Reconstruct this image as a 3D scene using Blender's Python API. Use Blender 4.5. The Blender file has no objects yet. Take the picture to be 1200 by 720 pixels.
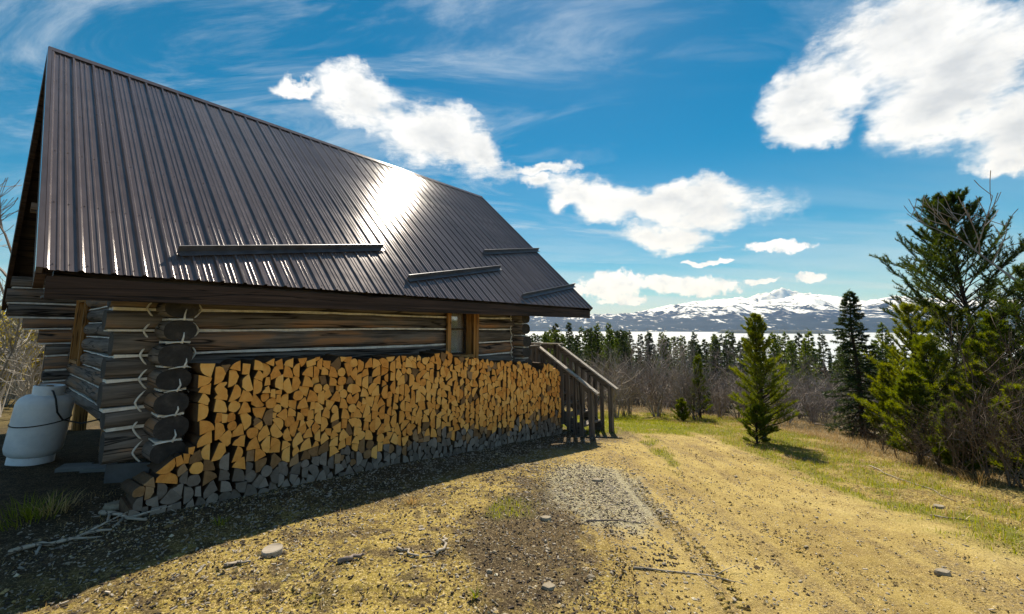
import bpy, bmesh, math, random
import numpy as np
from math import sin, cos, pi, radians, atan2, sqrt, asin, tan
from mathutils import Vector, Matrix

S = bpy.context.scene
COL = S.collection

# ------------------------------------------------------------------ camera
CAMH = 1.65
FPX, PITCH, YP, CX = 503.0, 0.127, 320.4, 600.0      # lens in px of a 1200 px wide picture
cam_d = bpy.data.cameras.new('camera')
cam = bpy.data.objects.new('camera', cam_d); COL.objects.link(cam)
cam_d.sensor_fit = 'HORIZONTAL'; cam_d.sensor_width = 36.0
cam_d.lens = FPX / 1200 * 36
cam_d.shift_y = -(360.0 - YP) / 1200
cam_d.clip_start = 0.05; cam_d.clip_end = 60000
cam.location = (0, 0, CAMH)
cam.rotation_euler = (pi / 2 + PITCH, 0, 0)
S.camera = cam

def ray(x, y):
    a = (x - CX) / FPX; b = (YP - y) / FPX
    return np.array([a, cos(PITCH) - b * sin(PITCH), sin(PITCH) + b * cos(PITCH)])
def azel(x, y):
    r = ray(x, y); r = r / np.linalg.norm(r)
    return atan2(r[0], r[1]), asin(r[2])

# ------------------------------------------------------------------ sky, sun, exposure
SUN_AZ, SUN_EL = radians(8.0), radians(49.8)         # azimuth from +Y towards +X
world = bpy.data.worlds.new('World'); S.world = world; world.use_nodes = True
wn = world.node_tree; wn.nodes.clear()
def N(tree, typ, **kw):
    n = tree.nodes.new(typ)
    for k, v in kw.items():
        if k == 'inp':
            for kk, vv in v.items(): n.inputs[kk].default_value = vv
        else: setattr(n, k, v)
    return n
def LK(tree, a, b): tree.links.new(a, b)
def MATH(tree, op, a, b=None, c=None, clamp=False):
    n = tree.nodes.new('ShaderNodeMath'); n.operation = op; n.use_clamp = clamp
    for i, v in enumerate((a, b, c)):
        if v is None: continue
        if isinstance(v, (int, float)): n.inputs[i].default_value = v
        else: tree.links.new(v, n.inputs[i])
    return n.outputs[0]
def RAMP(tree, fac, stops, interp='LINEAR'):
    n = tree.nodes.new('ShaderNodeValToRGB'); cr = n.color_ramp; cr.interpolation = interp
    while len(cr.elements) > len(stops): cr.elements.remove(cr.elements[-1])
    while len(cr.elements) < len(stops): cr.elements.new(0.5)
    for e, (p, c) in zip(cr.elements, stops):
        e.position = p
        e.color = (c, c, c, 1) if isinstance(c, (int, float)) else (*c, 1)
    if fac is not None: tree.links.new(fac, n.inputs[0])
    return n.outputs[0]
def MIX(tree, fac, a, b, blend='MIX'):
    n = tree.nodes.new('ShaderNodeMix'); n.data_type = 'RGBA'; n.blend_type = blend; n.clamp_factor = True
    for sock, v in ((n.inputs[0], fac), (n.inputs[6], a), (n.inputs[7], b)):
        if isinstance(v, (int, float)): sock.default_value = v
        elif isinstance(v, (tuple, list)): sock.default_value = (*v, 1) if len(v) == 3 else v
        else: tree.links.new(v, sock)
    return n.outputs[2]
def SMOOTH(tree, v, lo, hi, a=0.0, b=1.0):
    n = tree.nodes.new('ShaderNodeMapRange'); n.interpolation_type = 'SMOOTHSTEP'
    tree.links.new(v, n.inputs[0])
    n.inputs[1].default_value = lo; n.inputs[2].default_value = hi; n.inputs[3].default_value = a; n.inputs[4].default_value = b
    return n.outputs[0]
def NOISE(tree, vec, scale, detail=4, rough=0.55, dist=0.0, lac=2.0):
    n = tree.nodes.new('ShaderNodeTexNoise'); n.inputs['Scale'].default_value = scale; n.inputs['Detail'].default_value = detail
    n.inputs['Roughness'].default_value = rough; n.inputs['Distortion'].default_value = dist; n.inputs['Lacunarity'].default_value = lac
    if vec is not None: tree.links.new(vec, n.inputs['Vector'])
    return n.outputs['Fac']
def VMAP(tree, vec, loc=(0,0,0), rot=(0,0,0), scale=(1,1,1), typ='POINT'):
    n = tree.nodes.new('ShaderNodeMapping'); n.vector_type = typ
    n.inputs['Location'].default_value = loc; n.inputs['Rotation'].default_value = rot; n.inputs['Scale'].default_value = scale
    tree.links.new(vec, n.inputs['Vector']); return n.outputs[0]

sky = N(wn, 'ShaderNodeTexSky', sky_type='NISHITA', sun_disc=False, sun_elevation=SUN_EL, sun_rotation=SUN_AZ,
        altitude=900, air_density=1.0, dust_density=0.25, ozone_density=3.0)
hs = N(wn, 'ShaderNodeHueSaturation', inp={'Hue': 0.480, 'Saturation': 1.50, 'Value': 0.43}); LK(wn, sky.outputs[0], hs.inputs['Color'])
skycol = hs.outputs[0]
geo = N(wn, 'ShaderNodeTexCoord')
sep = N(wn, 'ShaderNodeSeparateXYZ'); LK(wn, geo.outputs['Generated'], sep.inputs[0])
dx, dy, dz = sep.outputs
az = MATH(wn, 'ARCTAN2', dx, dy); el = MATH(wn, 'ARCSINE', dz)
cmb = N(wn, 'ShaderNodeCombineXYZ'); LK(wn, az, cmb.inputs[0]); LK(wn, el, cmb.inputs[1])
# edge warp in direction space (3D noise on the direction, so it has no seam)
nz = N(wn, 'ShaderNodeTexNoise', inp={'Scale': 7.0, 'Detail': 6, 'Roughness': 0.6}); LK(wn, geo.outputs['Generated'], nz.inputs['Vector'])
vs = N(wn, 'ShaderNodeVectorMath', operation='SUBTRACT'); LK(wn, nz.outputs['Color'], vs.inputs[0]); vs.inputs[1].default_value = (.5, .5, .5)
vsc = N(wn, 'ShaderNodeVectorMath', operation='SCALE'); LK(wn, vs.outputs[0], vsc.inputs[0]); vsc.inputs['Scale'].default_value = 0.16
vad = N(wn, 'ShaderNodeVectorMath', operation='ADD'); LK(wn, cmb.outputs[0], vad.inputs[0]); LK(wn, vsc.outputs[0], vad.inputs[1])
sx = N(wn, 'ShaderNodeSeparateXYZ'); LK(wn, vad.outputs[0], sx.inputs[0])
cxy = N(wn, 'ShaderNodeCombineXYZ'); LK(wn, sx.outputs[0], cxy.inputs[0]); LK(wn, sx.outputs[1], cxy.inputs[1])
P = cxy.outputs[0]
def cloud_bank(x0, y0, x1, y1, w, aspect_extra=1.0):
    """cloud with its long axis between two view directions; returns (centre, half sizes, tilt)"""
    a, b = azel(x0, y0), azel(x1, y1)
    c = ((a[0] + b[0]) / 2, (a[1] + b[1]) / 2)
    L = sqrt((a[0] - b[0]) ** 2 + (a[1] - b[1]) ** 2) / 2
    return c, (L * 1.25, w), atan2(b[1] - a[1], b[0] - a[0])
banks = [cloud_bank(365, 98, 470, 135, .072), cloud_bank(430, 128, 590, 190, .092), cloud_bank(520, 150, 610, 195, .05),
         cloud_bank(630, 215, 760, 255, .062), cloud_bank(690, 240, 930, 240, .062), cloud_bank(720, 282, 850, 270, .045),
         cloud_bank(640, 238, 700, 240, .045),
         cloud_bank(900, 150, 1010, 70, .085), cloud_bank(960, 60, 1190, 20, .12), cloud_bank(1010, 90, 1260, 70, .13),
         cloud_bank(1130, 150, 1290, 160, .07), cloud_bank(900, 160, 1000, 130, .05),
         cloud_bank(1130, 190, 1240, 180, .03), cloud_bank(310, 88, 380, 100, .025), cloud_bank(590, 190, 680, 196, .022), cloud_bank(600, 205, 650, 220, .03), cloud_bank(1000, 110, 1230, 110, .08)]
low = [cloud_bank(680, 336, 760, 333, .042), cloud_bank(735, 334, 868, 335, .028), cloud_bank(700, 354, 760, 352, .012),
       cloud_bank(930, 326, 968, 324, .011), cloud_bank(870, 330, 915, 327, .008), cloud_bank(800, 310, 860, 307, .007),
       cloud_bank(870, 290, 955, 288, .014), cloud_bank(620, 345, 700, 340, .02)]
rng = random.Random(5)
for k in range(16):                                    # the same kind of sky goes on all round
    c = (rng.choice((-1, 1)) * rng.uniform(1.05, 3.05), rng.uniform(.12, 1.0))
    banks.append((c, (rng.uniform(.12, .3), rng.uniform(.05, .11)), rng.uniform(-.4, .4)))
def field(lst, vec, op='SMOOTH_MAX'):
    f = None
    for c, r, a in lst:
        m = VMAP(wn, vec, (c[0], c[1], 0), (0, 0, a), (r[0], r[1], 1), 'TEXTURE')
        g = N(wn, 'ShaderNodeTexGradient', gradient_type='SPHERICAL'); LK(wn, m, g.inputs[0])
        f = g.outputs['Fac'] if f is None else MATH(wn, op, f, g.outputs['Fac'], 0.12)
    return f
F = field(banks, P)
# a finer vector for the small clouds near the horizon
nzl = N(wn, 'ShaderNodeTexNoise', inp={'Scale': 26.0, 'Detail': 5, 'Roughness': 0.6}); LK(wn, geo.outputs['Generated'], nzl.inputs['Vector'])
vs2 = N(wn, 'ShaderNodeVectorMath', operation='SUBTRACT'); LK(wn, nzl.outputs['Color'], vs2.inputs[0]); vs2.inputs[1].default_value = (.5, .5, .5)
vc2 = N(wn, 'ShaderNodeVectorMath', operation='SCALE'); LK(wn, vs2.outputs[0], vc2.inputs[0]); vc2.inputs['Scale'].default_value = 0.036
va2 = N(wn, 'ShaderNodeVectorMath', operation='ADD'); LK(wn, cmb.outputs[0], va2.inputs[0]); LK(wn, vc2.outputs[0], va2.inputs[1])
sx2 = N(wn, 'ShaderNodeSeparateXYZ'); LK(wn, va2.outputs[0], sx2.inputs[0])
cx2 = N(wn, 'ShaderNodeCombineXYZ'); LK(wn, sx2.outputs[0], cx2.inputs[0]); LK(wn, sx2.outputs[1], cx2.inputs[1])
F2 = field(low, cx2.outputs[0], 'MAXIMUM')
dirv = geo.outputs['Generated']
n_e = NOISE(wn, VMAP(wn, dirv, scale=(.62, .7, 1.7)), 19, 10, .68)
n_b = NOISE(wn, VMAP(wn, dirv, scale=(1, 1, 1.6)), 6, 7, .6)
edge = MATH(wn, 'ADD', F, MATH(wn, 'MULTIPLY', MATH(wn, 'MULTIPLY', MATH(wn, 'SUBTRACT', n_e, .5), 1.0), SMOOTH(wn, F, .07, .20)))
alpha1 = MATH(wn, 'MULTIPLY', MATH(wn, 'POWER', SMOOTH(wn, edge, .04, .58), 1.15), SMOOTH(wn, F, .06, .14))
edge2 = MATH(wn, 'ADD', F2, MATH(wn, 'MULTIPLY', MATH(wn, 'SUBTRACT', NOISE(wn, dirv, 55, 6, .65), .5), 1.0))
alpha2 = MATH(wn, 'MULTIPLY', SMOOTH(wn, edge2, .10, .36), SMOOTH(wn, F2, .0, .10))
alpha = MATH(wn, 'MAXIMUM', alpha1, MATH(wn, 'MULTIPLY', alpha2, .92))
# cirrus: stretched noise on the plane of the high cloud
zc = MATH(wn, 'MAXIMUM', MATH(wn, 'ADD', dz, .12), .05)
cp = N(wn, 'ShaderNodeCombineXYZ'); LK(wn, MATH(wn, 'DIVIDE', dx, zc), cp.inputs[0]); LK(wn, MATH(wn, 'DIVIDE', dy, zc), cp.inputs[1])
ci1 = NOISE(wn, VMAP(wn, cp.outputs[0], (3.1, .4, 0), (0, 0, .75), (.60, 1.5, 1)), 1.5, 9, .66, 1.6)
ci2 = NOISE(wn, VMAP(wn, cp.outputs[0], (1.7, 2.2, 0), (0, 0, -.2), (.45, 1.1, 1)), .9, 3, .5)
cir = MATH(wn, 'MULTIPLY', SMOOTH(wn, ci1, .42, .76), SMOOTH(wn, ci2, .36, .60))
hz = SMOOTH(wn, el, .0, .40, .55, .0)                   # milky veil of thin high cloud towards the horizon
veil = MATH(wn, 'MULTIPLY', SMOOTH(wn, NOISE(wn, VMAP(wn, cp.outputs[0], (0, 0, 0), (0, 0, .25), (.35, 1.2, 1)), .8, 6, .6, .4), .36, .66), hz)
thin = MATH(wn, 'MAXIMUM', MATH(wn, 'MULTIPLY', cir, .60), MATH(wn, 'MULTIPLY', veil, 1.05), clamp=True)
body = MATH(wn, 'ADD', MATH(wn, 'ADD', MATH(wn, 'MULTIPLY', n_b, .85), MATH(wn, 'MULTIPLY', n_e, .42)), MATH(wn, 'MULTIPLY', F, -.30))
cloudcol = RAMP(wn, body, [(.22, (3.5, 3.65, 3.85)), (.36, (4.5, 4.6, 4.7)), (.47, (5.2, 5.25, 5.3)), (.58, (5.7, 5.7, 5.7))])
c0 = MIX(wn, thin, skycol, (3.6, 4.1, 4.6))
n_l = NOISE(wn, dirv, 34, 6, .6)
lowcol = RAMP(wn, n_l, [(.32, (4.0, 4.25, 4.7)), (.44, (5.1, 5.3, 5.7)), (.54, (5.6, 5.8, 6.3))])
c1 = MIX(wn, alpha1, MIX(wn, alpha2, c0, lowcol), cloudcol)
bg = N(wn, 'ShaderNodeBackground', inp={'Strength': 0.10}); LK(wn, c1, bg.inputs['Color'])
wo = N(wn, 'ShaderNodeOutputWorld'); LK(wn, bg.outputs[0], wo.inputs[0])

sun_d = bpy.data.lights.new('sun', 'SUN'); sun_d.energy = 4.2; sun_d.angle = radians(0.53); sun_d.color = (1.0, .93, .80)
sun = bpy.data.objects.new('sun', sun_d); COL.objects.link(sun)
sdir = Vector((sin(SUN_AZ) * cos(SUN_EL), cos(SUN_AZ) * cos(SUN_EL), sin(SUN_EL)))
sun.rotation_euler = sdir.to_track_quat('Z', 'Y').to_euler(); sun.location = (2, 10, 30)

S.view_settings.view_transform = 'Standard'; S.view_settings.look = 'None'
S.view_settings.gamma = 1.0; S.view_settings.exposure = 1.0
S.view_settings.use_curve_mapping = False
S.cycles.max_bounces = 6; S.cycles.transparent_max_bounces = 8; S.cycles.volume_bounces = 0

# ------------------------------------------------------------------ helpers
def tag(o, label=None, cat=None, group=None, kind=None):
    if label: o['label'] = label
    if cat: o['category'] = cat
    if group: o['group'] = group
    if kind: o['kind'] = kind
    return o
def empty(name, loc=(0,0,0), rz=0.0, label=None, cat=None, group=None, rot=None):
    o = bpy.data.objects.new(name, None); COL.objects.link(o)
    o.empty_display_size = .2
    o.location = loc; o.rotation_euler = rot if rot else (0, 0, rz)
    return tag(o, label, cat, group)
def link(name, me, parent=None, loc=None, rot=None):
    o = bpy.data.objects.new(name, me); COL.objects.link(o)
    if parent is not None: o.parent = parent
    if loc is not None: o.location = loc
    if rot is not None: o.rotation_euler = rot
    return o
def copy_tree(o, parent=None):
    c = o.copy(); COL.objects.link(c); c.parent = parent
    for ch in list(o.children): copy_tree(ch, c)
    return c
class MB:
    def __init__(s): s.v = []; s.f = []; s.m = []
    def add(s, vs, fs, mi=0):
        b = len(s.v); s.v.extend([tuple(p) for p in vs]); s.f.extend([tuple(b + i for i in f) for f in fs]); s.m.extend([mi] * len(fs))
    def box(s, lo, hi, mi=0, M=None):
        (x0, y0, z0), (x1, y1, z1) = lo, hi
        vs = [Vector(p) for p in ((x0,y0,z0),(x1,y0,z0),(x1,y1,z0),(x0,y1,z0),(x0,y0,z1),(x1,y0,z1),(x1,y1,z1),(x0,y1,z1))]
        if M is not None: vs = [M @ p for p in vs]
        s.add(vs, [(0,3,2,1),(4,5,6,7),(0,1,5,4),(1,2,6,5),(2,3,7,6),(3,0,4,7)], mi)
    def beam(s, a, b, w, h, mi=0, up=(0,0,1), bev=0.0):
        """box from a to b, w across, h along up"""
        a, b = Vector(a), Vector(b); d = (b - a).normalized(); u = Vector(up); r = d.cross(u).normalized(); u = r.cross(d)
        if bev > 0:
            sec = [(-w/2+bev,-h/2),(w/2-bev,-h/2),(w/2,-h/2+bev),(w/2,h/2-bev),(w/2-bev,h/2),(-w/2+bev,h/2),(-w/2,h/2-bev),(-w/2,-h/2+bev)]
        else: sec = [(-w/2,-h/2),(w/2,-h/2),(w/2,h/2),(-w/2,h/2)]
        n = len(sec)
        vs = [a + r*x + u*y for x, y in sec] + [b + r*x + u*y for x, y in sec]
        s.add(vs, [tuple(range(n-1,-1,-1)), tuple(range(n,2*n))] + [(i,(i+1)%n,n+(i+1)%n,n+i) for i in range(n)][::1], mi)
    def tube(s, pts, rad, n=8, mi=0, cap=True):
        pts = [Vector(p) for p in pts]
        if isinstance(rad, (int, float)): rad = [rad] * len(pts)
        rings = []; u = None
        for i, p in enumerate(pts):
            d = (pts[min(i+1, len(pts)-1)] - pts[max(i-1, 0)]).normalized()
            if u is None: u = d.orthogonal().normalized()
            u = (u - d * u.dot(d)).normalized(); w = d.cross(u)
            rings.append([p + (u*cos(2*pi*k/n) + w*sin(2*pi*k/n)) * rad[i] for k in range(n)])
        b = len(s.v)
        for r in rings: s.v.extend([tuple(p) for p in r])
        for i in range(len(pts)-1):
            for k in range(n):
                s.f.append((b+i*n+k, b+i*n+(k+1)%n, b+(i+1)*n+(k+1)%n, b+(i+1)*n+k)); s.m.append(mi)
        if cap:
            s.f.append(tuple(b+k for k in range(n-1,-1,-1))); s.m.append(mi)
            s.f.append(tuple(b+(len(pts)-1)*n+k for k in range(n))); s.m.append(mi)
    def lathe(s, prof, n=32, mi=0, M=None):
        b = len(s.v)
        for r, z in prof:
            for k in range(n):
                p = Vector((r*cos(2*pi*k/n), r*sin(2*pi*k/n), z))
                s.v.append(tuple(M @ p if M is not None else p))
        for i in range(len(prof)-1):
            for k in range(n):
                s.f.append((b+i*n+k, b+i*n+(k+1)%n, b+(i+1)*n+(k+1)%n, b+(i+1)*n+k)); s.m.append(mi)
    def mesh(s, name, mats, smooth=False):
        me = bpy.data.meshes.new(name); me.from_pydata(s.v, [], s.f); 
        for m in (mats if isinstance(mats, (list, tuple)) else [mats]): me.materials.append(m)
        if any(s.m): me.polygons.foreach_set('material_index', s.m)
        if smooth: me.polygons.foreach_set('use_smooth', [True]*len(s.f))
        me.validate(); me.update(); return me
    def build(s, name, mats, parent=None, smooth=False, loc=None, rot=None):
        return link(name, s.mesh(name, mats, smooth), parent, loc, rot)
def mesh_arr(name, V, Fa, mats, smooth=False, mi=None):
    """fast mesh from numpy: V (n,3), Fa (m,k)"""
    me = bpy.data.meshes.new(name); V = np.asarray(V, np.float32); Fa = np.asarray(Fa, np.int32)
    me.vertices.add(len(V)); me.vertices.foreach_set('co', V.ravel())
    k = Fa.shape[1]; me.loops.add(Fa.size); me.loops.foreach_set('vertex_index', Fa.ravel())
    me.polygons.add(len(Fa)); me.polygons.foreach_set('loop_start', np.arange(0, Fa.size, k, dtype=np.int32))
    try: me.polygons.foreach_set('loop_total', np.full(len(Fa), k, np.int32))
    except Exception: pass
    for m in (mats if isinstance(mats, (list, tuple)) else [mats]): me.materials.append(m)
    if mi is not None: me.polygons.foreach_set('material_index', np.asarray(mi, np.int32))
    me.polygons.foreach_set('use_smooth', np.full(len(Fa), smooth, bool))
    me.update(calc_edges=True); me.validate(); return me
def h2(ix, iy, s):
    v = np.sin(ix * 127.1 + iy * 311.7 + s * 74.7) * 43758.5453
    return v - np.floor(v)
def vnoise(x, y, s=0):
    ix, iy = np.floor(x), np.floor(y); fx, fy = x - ix, y - iy
    fx = fx*fx*(3-2*fx); fy = fy*fy*(3-2*fy)
    a, b, c, d = h2(ix,iy,s), h2(ix+1,iy,s), h2(ix,iy+1,s), h2(ix+1,iy+1,s)
    return (a*(1-fx)+b*fx)*(1-fy) + (c*(1-fx)+d*fx)*fy
def fbm(x, y, s=0, o=5, g=.5):
    t = 0; a = 1; w = 0
    for k in range(o):
        t = t + a * vnoise(x, y, s + k*13); w += a; a *= g; x = x*2.03+5.1; y = y*2.03+1.7
    return t / w
def sstep(a, b, x):
    t = np.clip((x - a) / (b - a), 0, 1); return t*t*(3-2*t)

# ------------------------------------------------------------------ terrain shape
TH = 0.680
Dv = np.array([sin(TH), cos(TH)]); Mv = np.array([cos(TH), -sin(TH)])     # along the wall, out of the wall
A0 = np.array([-3.6, 4.5])
LAKE = -34.0
def gz(x, y, fine=True):
    x = np.asarray(x, float); y = np.asarray(y, float)
    s = y*.84 + x*.30 - 2.0
    ramp = np.where(s > 0, np.sqrt(s*s + .25) - .5, 0.0)
    z = -.098 * np.minimum(ramp, 9.5) + .03 * np.exp(-((x+4)**2 + (y-4.2)**2)/2.0)
    r = np.sqrt(x*x + y*y)
    down = np.clip((y*.95 + x*.2 - 11.0), 0, None)           # the hillside falls to the lake
    z = z - .135 * np.where(down > 0, np.sqrt(down*down + 9) - 3, 0)
    # right-hand verge drops behind the bushes
    z = z - .05 * np.clip(x - 6.5, 0, 60) * sstep(3, 9, y)
    z = np.where(z < LAKE - 2, LAKE - 2, z)
    # behind the camera and to the left the land stays high
    if fine:
        near = np.exp(-(r/9.0)**2)
        z = z + (fbm(x*.35, y*.35, 1, 3)-.5) * .10 * np.clip(r/4, .2, 1)
        z = z + (fbm(x*2.1, y*2.1, 2, 4)-.5) * .035
        z = z + (fbm(x*9, y*9, 5, 3)-.5) * .018 * np.exp(-(r/12)**2)
        z = z + np.clip(r-14, 0, 300)**.5 * (fbm(x*.12, y*.12, 8, 3)-.5) * .35
    return z
def gz1(x, y): return float(gz(np.array([x]), np.array([y]))[0])
def on_ground(px, py):
    """world point where the line of sight of a picture point meets the ground"""
    r = ray(px, py); lo, hi = .5, 400.
    for k in range(60):
        m = (lo + hi) / 2; p = r * m
        if CAMH + p[2] > float(gz(np.array([p[0]]), np.array([p[1]]), False)[0]): lo = m
        else: hi = m
    p = r * lo; return float(p[0]), float(p[1])
def at_dist(px, Y):
    return (px - CX) / FPX * (Y * cos(PITCH)), Y
def loc2w(t, off): q = A0 + Dv*t + Mv*off; return float(q[0]), float(q[1])
def w2loc(x, y): 
    qx, qy = np.asarray(x) - A0[0], np.asarray(y) - A0[1]
    return qx*Dv[0] + qy*Dv[1], qx*Mv[0] + qy*Mv[1]

# ------------------------------------------------------------------ materials
def newmat(name):
    m = bpy.data.materials.new(name); m.use_nodes = True; t = m.node_tree; t.nodes.clear()
    out = t.nodes.new('ShaderNodeOutputMaterial'); p = t.nodes.new('ShaderNodeBsdfPrincipled'); t.links.new(p.outputs[0], out.inputs[0])
    return m, t, p, out
def bump(t, p, h, strength=.5, dist=.01):
    b = t.nodes.new('ShaderNodeBump'); b.inputs['Strength'].default_value = strength; b.inputs['Distance'].default_value = dist
    t.links.new(h, b.inputs['Height']); t.links.new(b.outputs[0], p.inputs['Normal'])
def wood(name, stops, axis=0, scale=9, rough=.8, stretch=.06, bumpd=.006, warm=None, objvar=.25):
    """weathered timber: grain stretched along one object axis"""
    m, t, p, o = newmat(name)
    tc = N(t, 'ShaderNodeTexCoord'); oi = N(t, 'ShaderNodeObjectInfo')
    ad = N(t, 'ShaderNodeVectorMath', operation='ADD'); LK(t, tc.outputs['Object'], ad.inputs[0])
    cb = N(t, 'ShaderNodeCombineXYZ'); r10 = MATH(t, 'MULTIPLY', oi.outputs['Random'], 37.0)
    for i in range(3): LK(t, r10, cb.inputs[i])
    LK(t, cb.outputs[0], ad.inputs[1])
    sc = [1, 1, 1]; sc[axis] = stretch
    v = VMAP(t, ad.outputs[0], scale=tuple(sc))
    g = NOISE(t, v, scale*2.2, 8, .68, .3); g2 = NOISE(t, VMAP(t, ad.outputs[0], scale=tuple([1 if i != axis else .35 for i in range(3)])), 2.2, 4, .6)
    c = RAMP(t, MATH(t, 'ADD', MATH(t, 'MULTIPLY', g, .7), MATH(t, 'MULTIPLY', g2, .3)), stops)
    if warm:
        w = MATH(t, 'MULTIPLY', SMOOTH(t, MATH(t, 'ADD', g2, MATH(t, 'MULTIPLY', MATH(t, 'SUBTRACT', oi.outputs['Random'], .5), .30)), .50, .68), SMOOTH(t, g, .35, .6))
        c = MIX(t, MATH(t, 'MULTIPLY', w, .85), c, warm)
    crk = SMOOTH(t, MATH(t, 'ABSOLUTE', MATH(t, 'SUBTRACT', NOISE(t, VMAP(t, ad.outputs[0], scale=tuple(sc)), scale*.9, 3, .5, .6), .5)), .0, .028)
    c = MIX(t, MATH(t, 'SUBTRACT', 1.0, crk), c, tuple(v_*.35 for v_ in stops[0][1]))
    br = MATH(t, 'ADD', 1 - objvar/2, MATH(t, 'MULTIPLY', oi.outputs['Random'], objvar))
    hsv = N(t, 'ShaderNodeHueSaturation'); LK(t, c, hsv.inputs['Color']); LK(t, br, hsv.inputs['Value'])
    LK(t, hsv.outputs[0], p.inputs['Base Color']); p.inputs['Roughness'].default_value = rough
    p.inputs['Specular IOR Level'].default_value = .25
    bump(t, p, MATH(t, 'ADD', g, MATH(t, 'MULTIPLY', crk, .5)), .7, bumpd)
    return m
M = {}
LOGST = [(.30, (.026, .022, .021)), (.44, (.10, .086, .077)), (.57, (.21, .178, .154)), (.74, (.36, .31, .265))]
M['log_x'] = wood('log_along', LOGST, 0, 8, .75, .05, .008, (.40, .19, .075))
M['log_y'] = wood('log_across', LOGST, 1, 8, .75, .05, .008, (.24, .125, .055))
M['timber'] = wood('dark_timber', [(.3, (.02, .015, .012)), (.55, (.065, .045, .033)), (.75, (.13, .09, .065))], 0, 9, .75, .05, .004)
M['timber_y'] = wood('dark_timber_across', [(.3, (.02, .015, .012)), (.55, (.065, .045, .033)), (.75, (.13, .09, .065))], 1, 9, .75, .05, .004)
M['fascia'] = wood('brown_fascia', [(.3, (.014, .009, .007)), (.5, (.045, .027, .021)), (.72, (.12, .075, .058))], 0, 11, .7, .03, .006)
DK = [(.28, (.055, .047, .042)), (.5, (.145, .12, .10)), (.72, (.26, .215, .18))]
M['deck_x'] = wood('weathered_deck_along', DK, 0, 9, .8, .05, .003)
M['deck_y'] = wood('weathered_deck_across', DK, 1, 9, .8, .05, .003)
M['deck_z'] = wood('weathered_deck_upright', DK, 2, 9, .8, .05, .003)
M['rail'] = wood('grey_rail', [(.28, (.16, .145, .13)), (.5, (.33, .29, .25)), (.72, (.50, .44, .38))], 1, 9, .75, .05, .003)
M['golden'] = wood('varnished_pine', [(.3, (.22, .10, .028)), (.55, (.43, .22, .07)), (.75, (.60, .36, .14))], 2, 9, .5, .05, .002)
M['stick'] = wood('dry_stick', [(.3, (.16, .13, .10)), (.55, (.36, .31, .25)), (.75, (.55, .48, .40))], 0, 12, .8, .1, .003)
M['plank'] = wood('grey_plank', [(.3, (.10, .10, .095)), (.55, (.21, .21, .20)), (.75, (.33, .33, .32))], 0, 9, .8, .05, .003)

m, t, p, o = newmat('log_end')                                            # dark weathered end grain
tc = N(t, 'ShaderNodeTexCoord'); oi = N(t, 'ShaderNodeObjectInfo')
n1 = NOISE(t, tc.outputs['Object'], 9, 6, .65); n2 = NOISE(t, tc.outputs['Object'], 60, 4, .6)
LK(t, RAMP(t, n1, [(.3, (.010, .009, .009)), (.55, (.032, .028, .026)), (.78, (.085, .07, .06))]), p.inputs['Base Color']); p.inputs['Roughness'].default_value = .85
bump(t, p, MATH(t, 'ADD', n1, n2), .6, .008); M['log_end'] = m

m, t, p, o = newmat('chinking')
tc = N(t, 'ShaderNodeTexCoord'); n1 = NOISE(t, tc.outputs['Object'], 14, 4, .6)
LK(t, RAMP(t, n1, [(.25, (.48, .46, .42)), (.6, (.78, .76, .71)), (.8, (.86, .85, .81))]), p.inputs['Base Color']); p.inputs['Roughness'].default_value = .8
M['chink'] = m

m, t, p, o = newmat('roof_metal')
tc = N(t, 'ShaderNodeTexCoord')
n1 = NOISE(t, VMAP(t, tc.outputs['Object'], scale=(1, .12, .12)), 22, 5, .6); n2 = NOISE(t, tc.outputs['Object'], 1.6, 4, .6)
oi = N(t, 'ShaderNodeObjectInfo')
br = MATH(t, 'ADD', .86, MATH(t, 'MULTIPLY', oi.outputs['Random'], .28))
cc = RAMP(t, MATH(t, 'ADD', MATH(t, 'MULTIPLY', n1, .5), MATH(t, 'MULTIPLY', n2, .5)), [(.3, (.105, .082, .080)), (.6, (.155, .125, .124)), (.8, (.20, .165, .165))])
hv = N(t, 'ShaderNodeHueSaturation'); LK(t, cc, hv.inputs['Color']); LK(t, br, hv.inputs['Value']); LK(t, hv.outputs[0], p.inputs['Base Color'])
p.inputs['Metallic'].default_value = .30
LK(t, RAMP(t, n2, [(.3, .095), (.7, .14)]), p.inputs['Roughness'])
p.inputs['Specular IOR Level'].default_value = .25
bump(t, p, MATH(t, 'ADD', n2, MATH(t, 'MULTIPLY', n1, .05)), .05, .02); M['roof'] = m
m, t, p, o = newmat('galvanised_angle')
tc = N(t, 'ShaderNodeTexCoord'); n1 = NOISE(t, tc.outputs['Object'], 6, 5, .6)
LK(t, RAMP(t, n1, [(.3, (.10, .10, .115)), (.7, (.19, .19, .21))]), p.inputs['Base Color']); p.inputs['Metallic'].default_value = .7; p.inputs['Roughness'].default_value = .42; M['angle'] = m
m, t, p, o = newmat('screw_metal'); p.inputs['Base Color'].default_value = (.10, .08, .075, 1); p.inputs['Metallic'].default_value = .6; p.inputs['Roughness'].default_value = .4; M['screw'] = m

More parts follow.
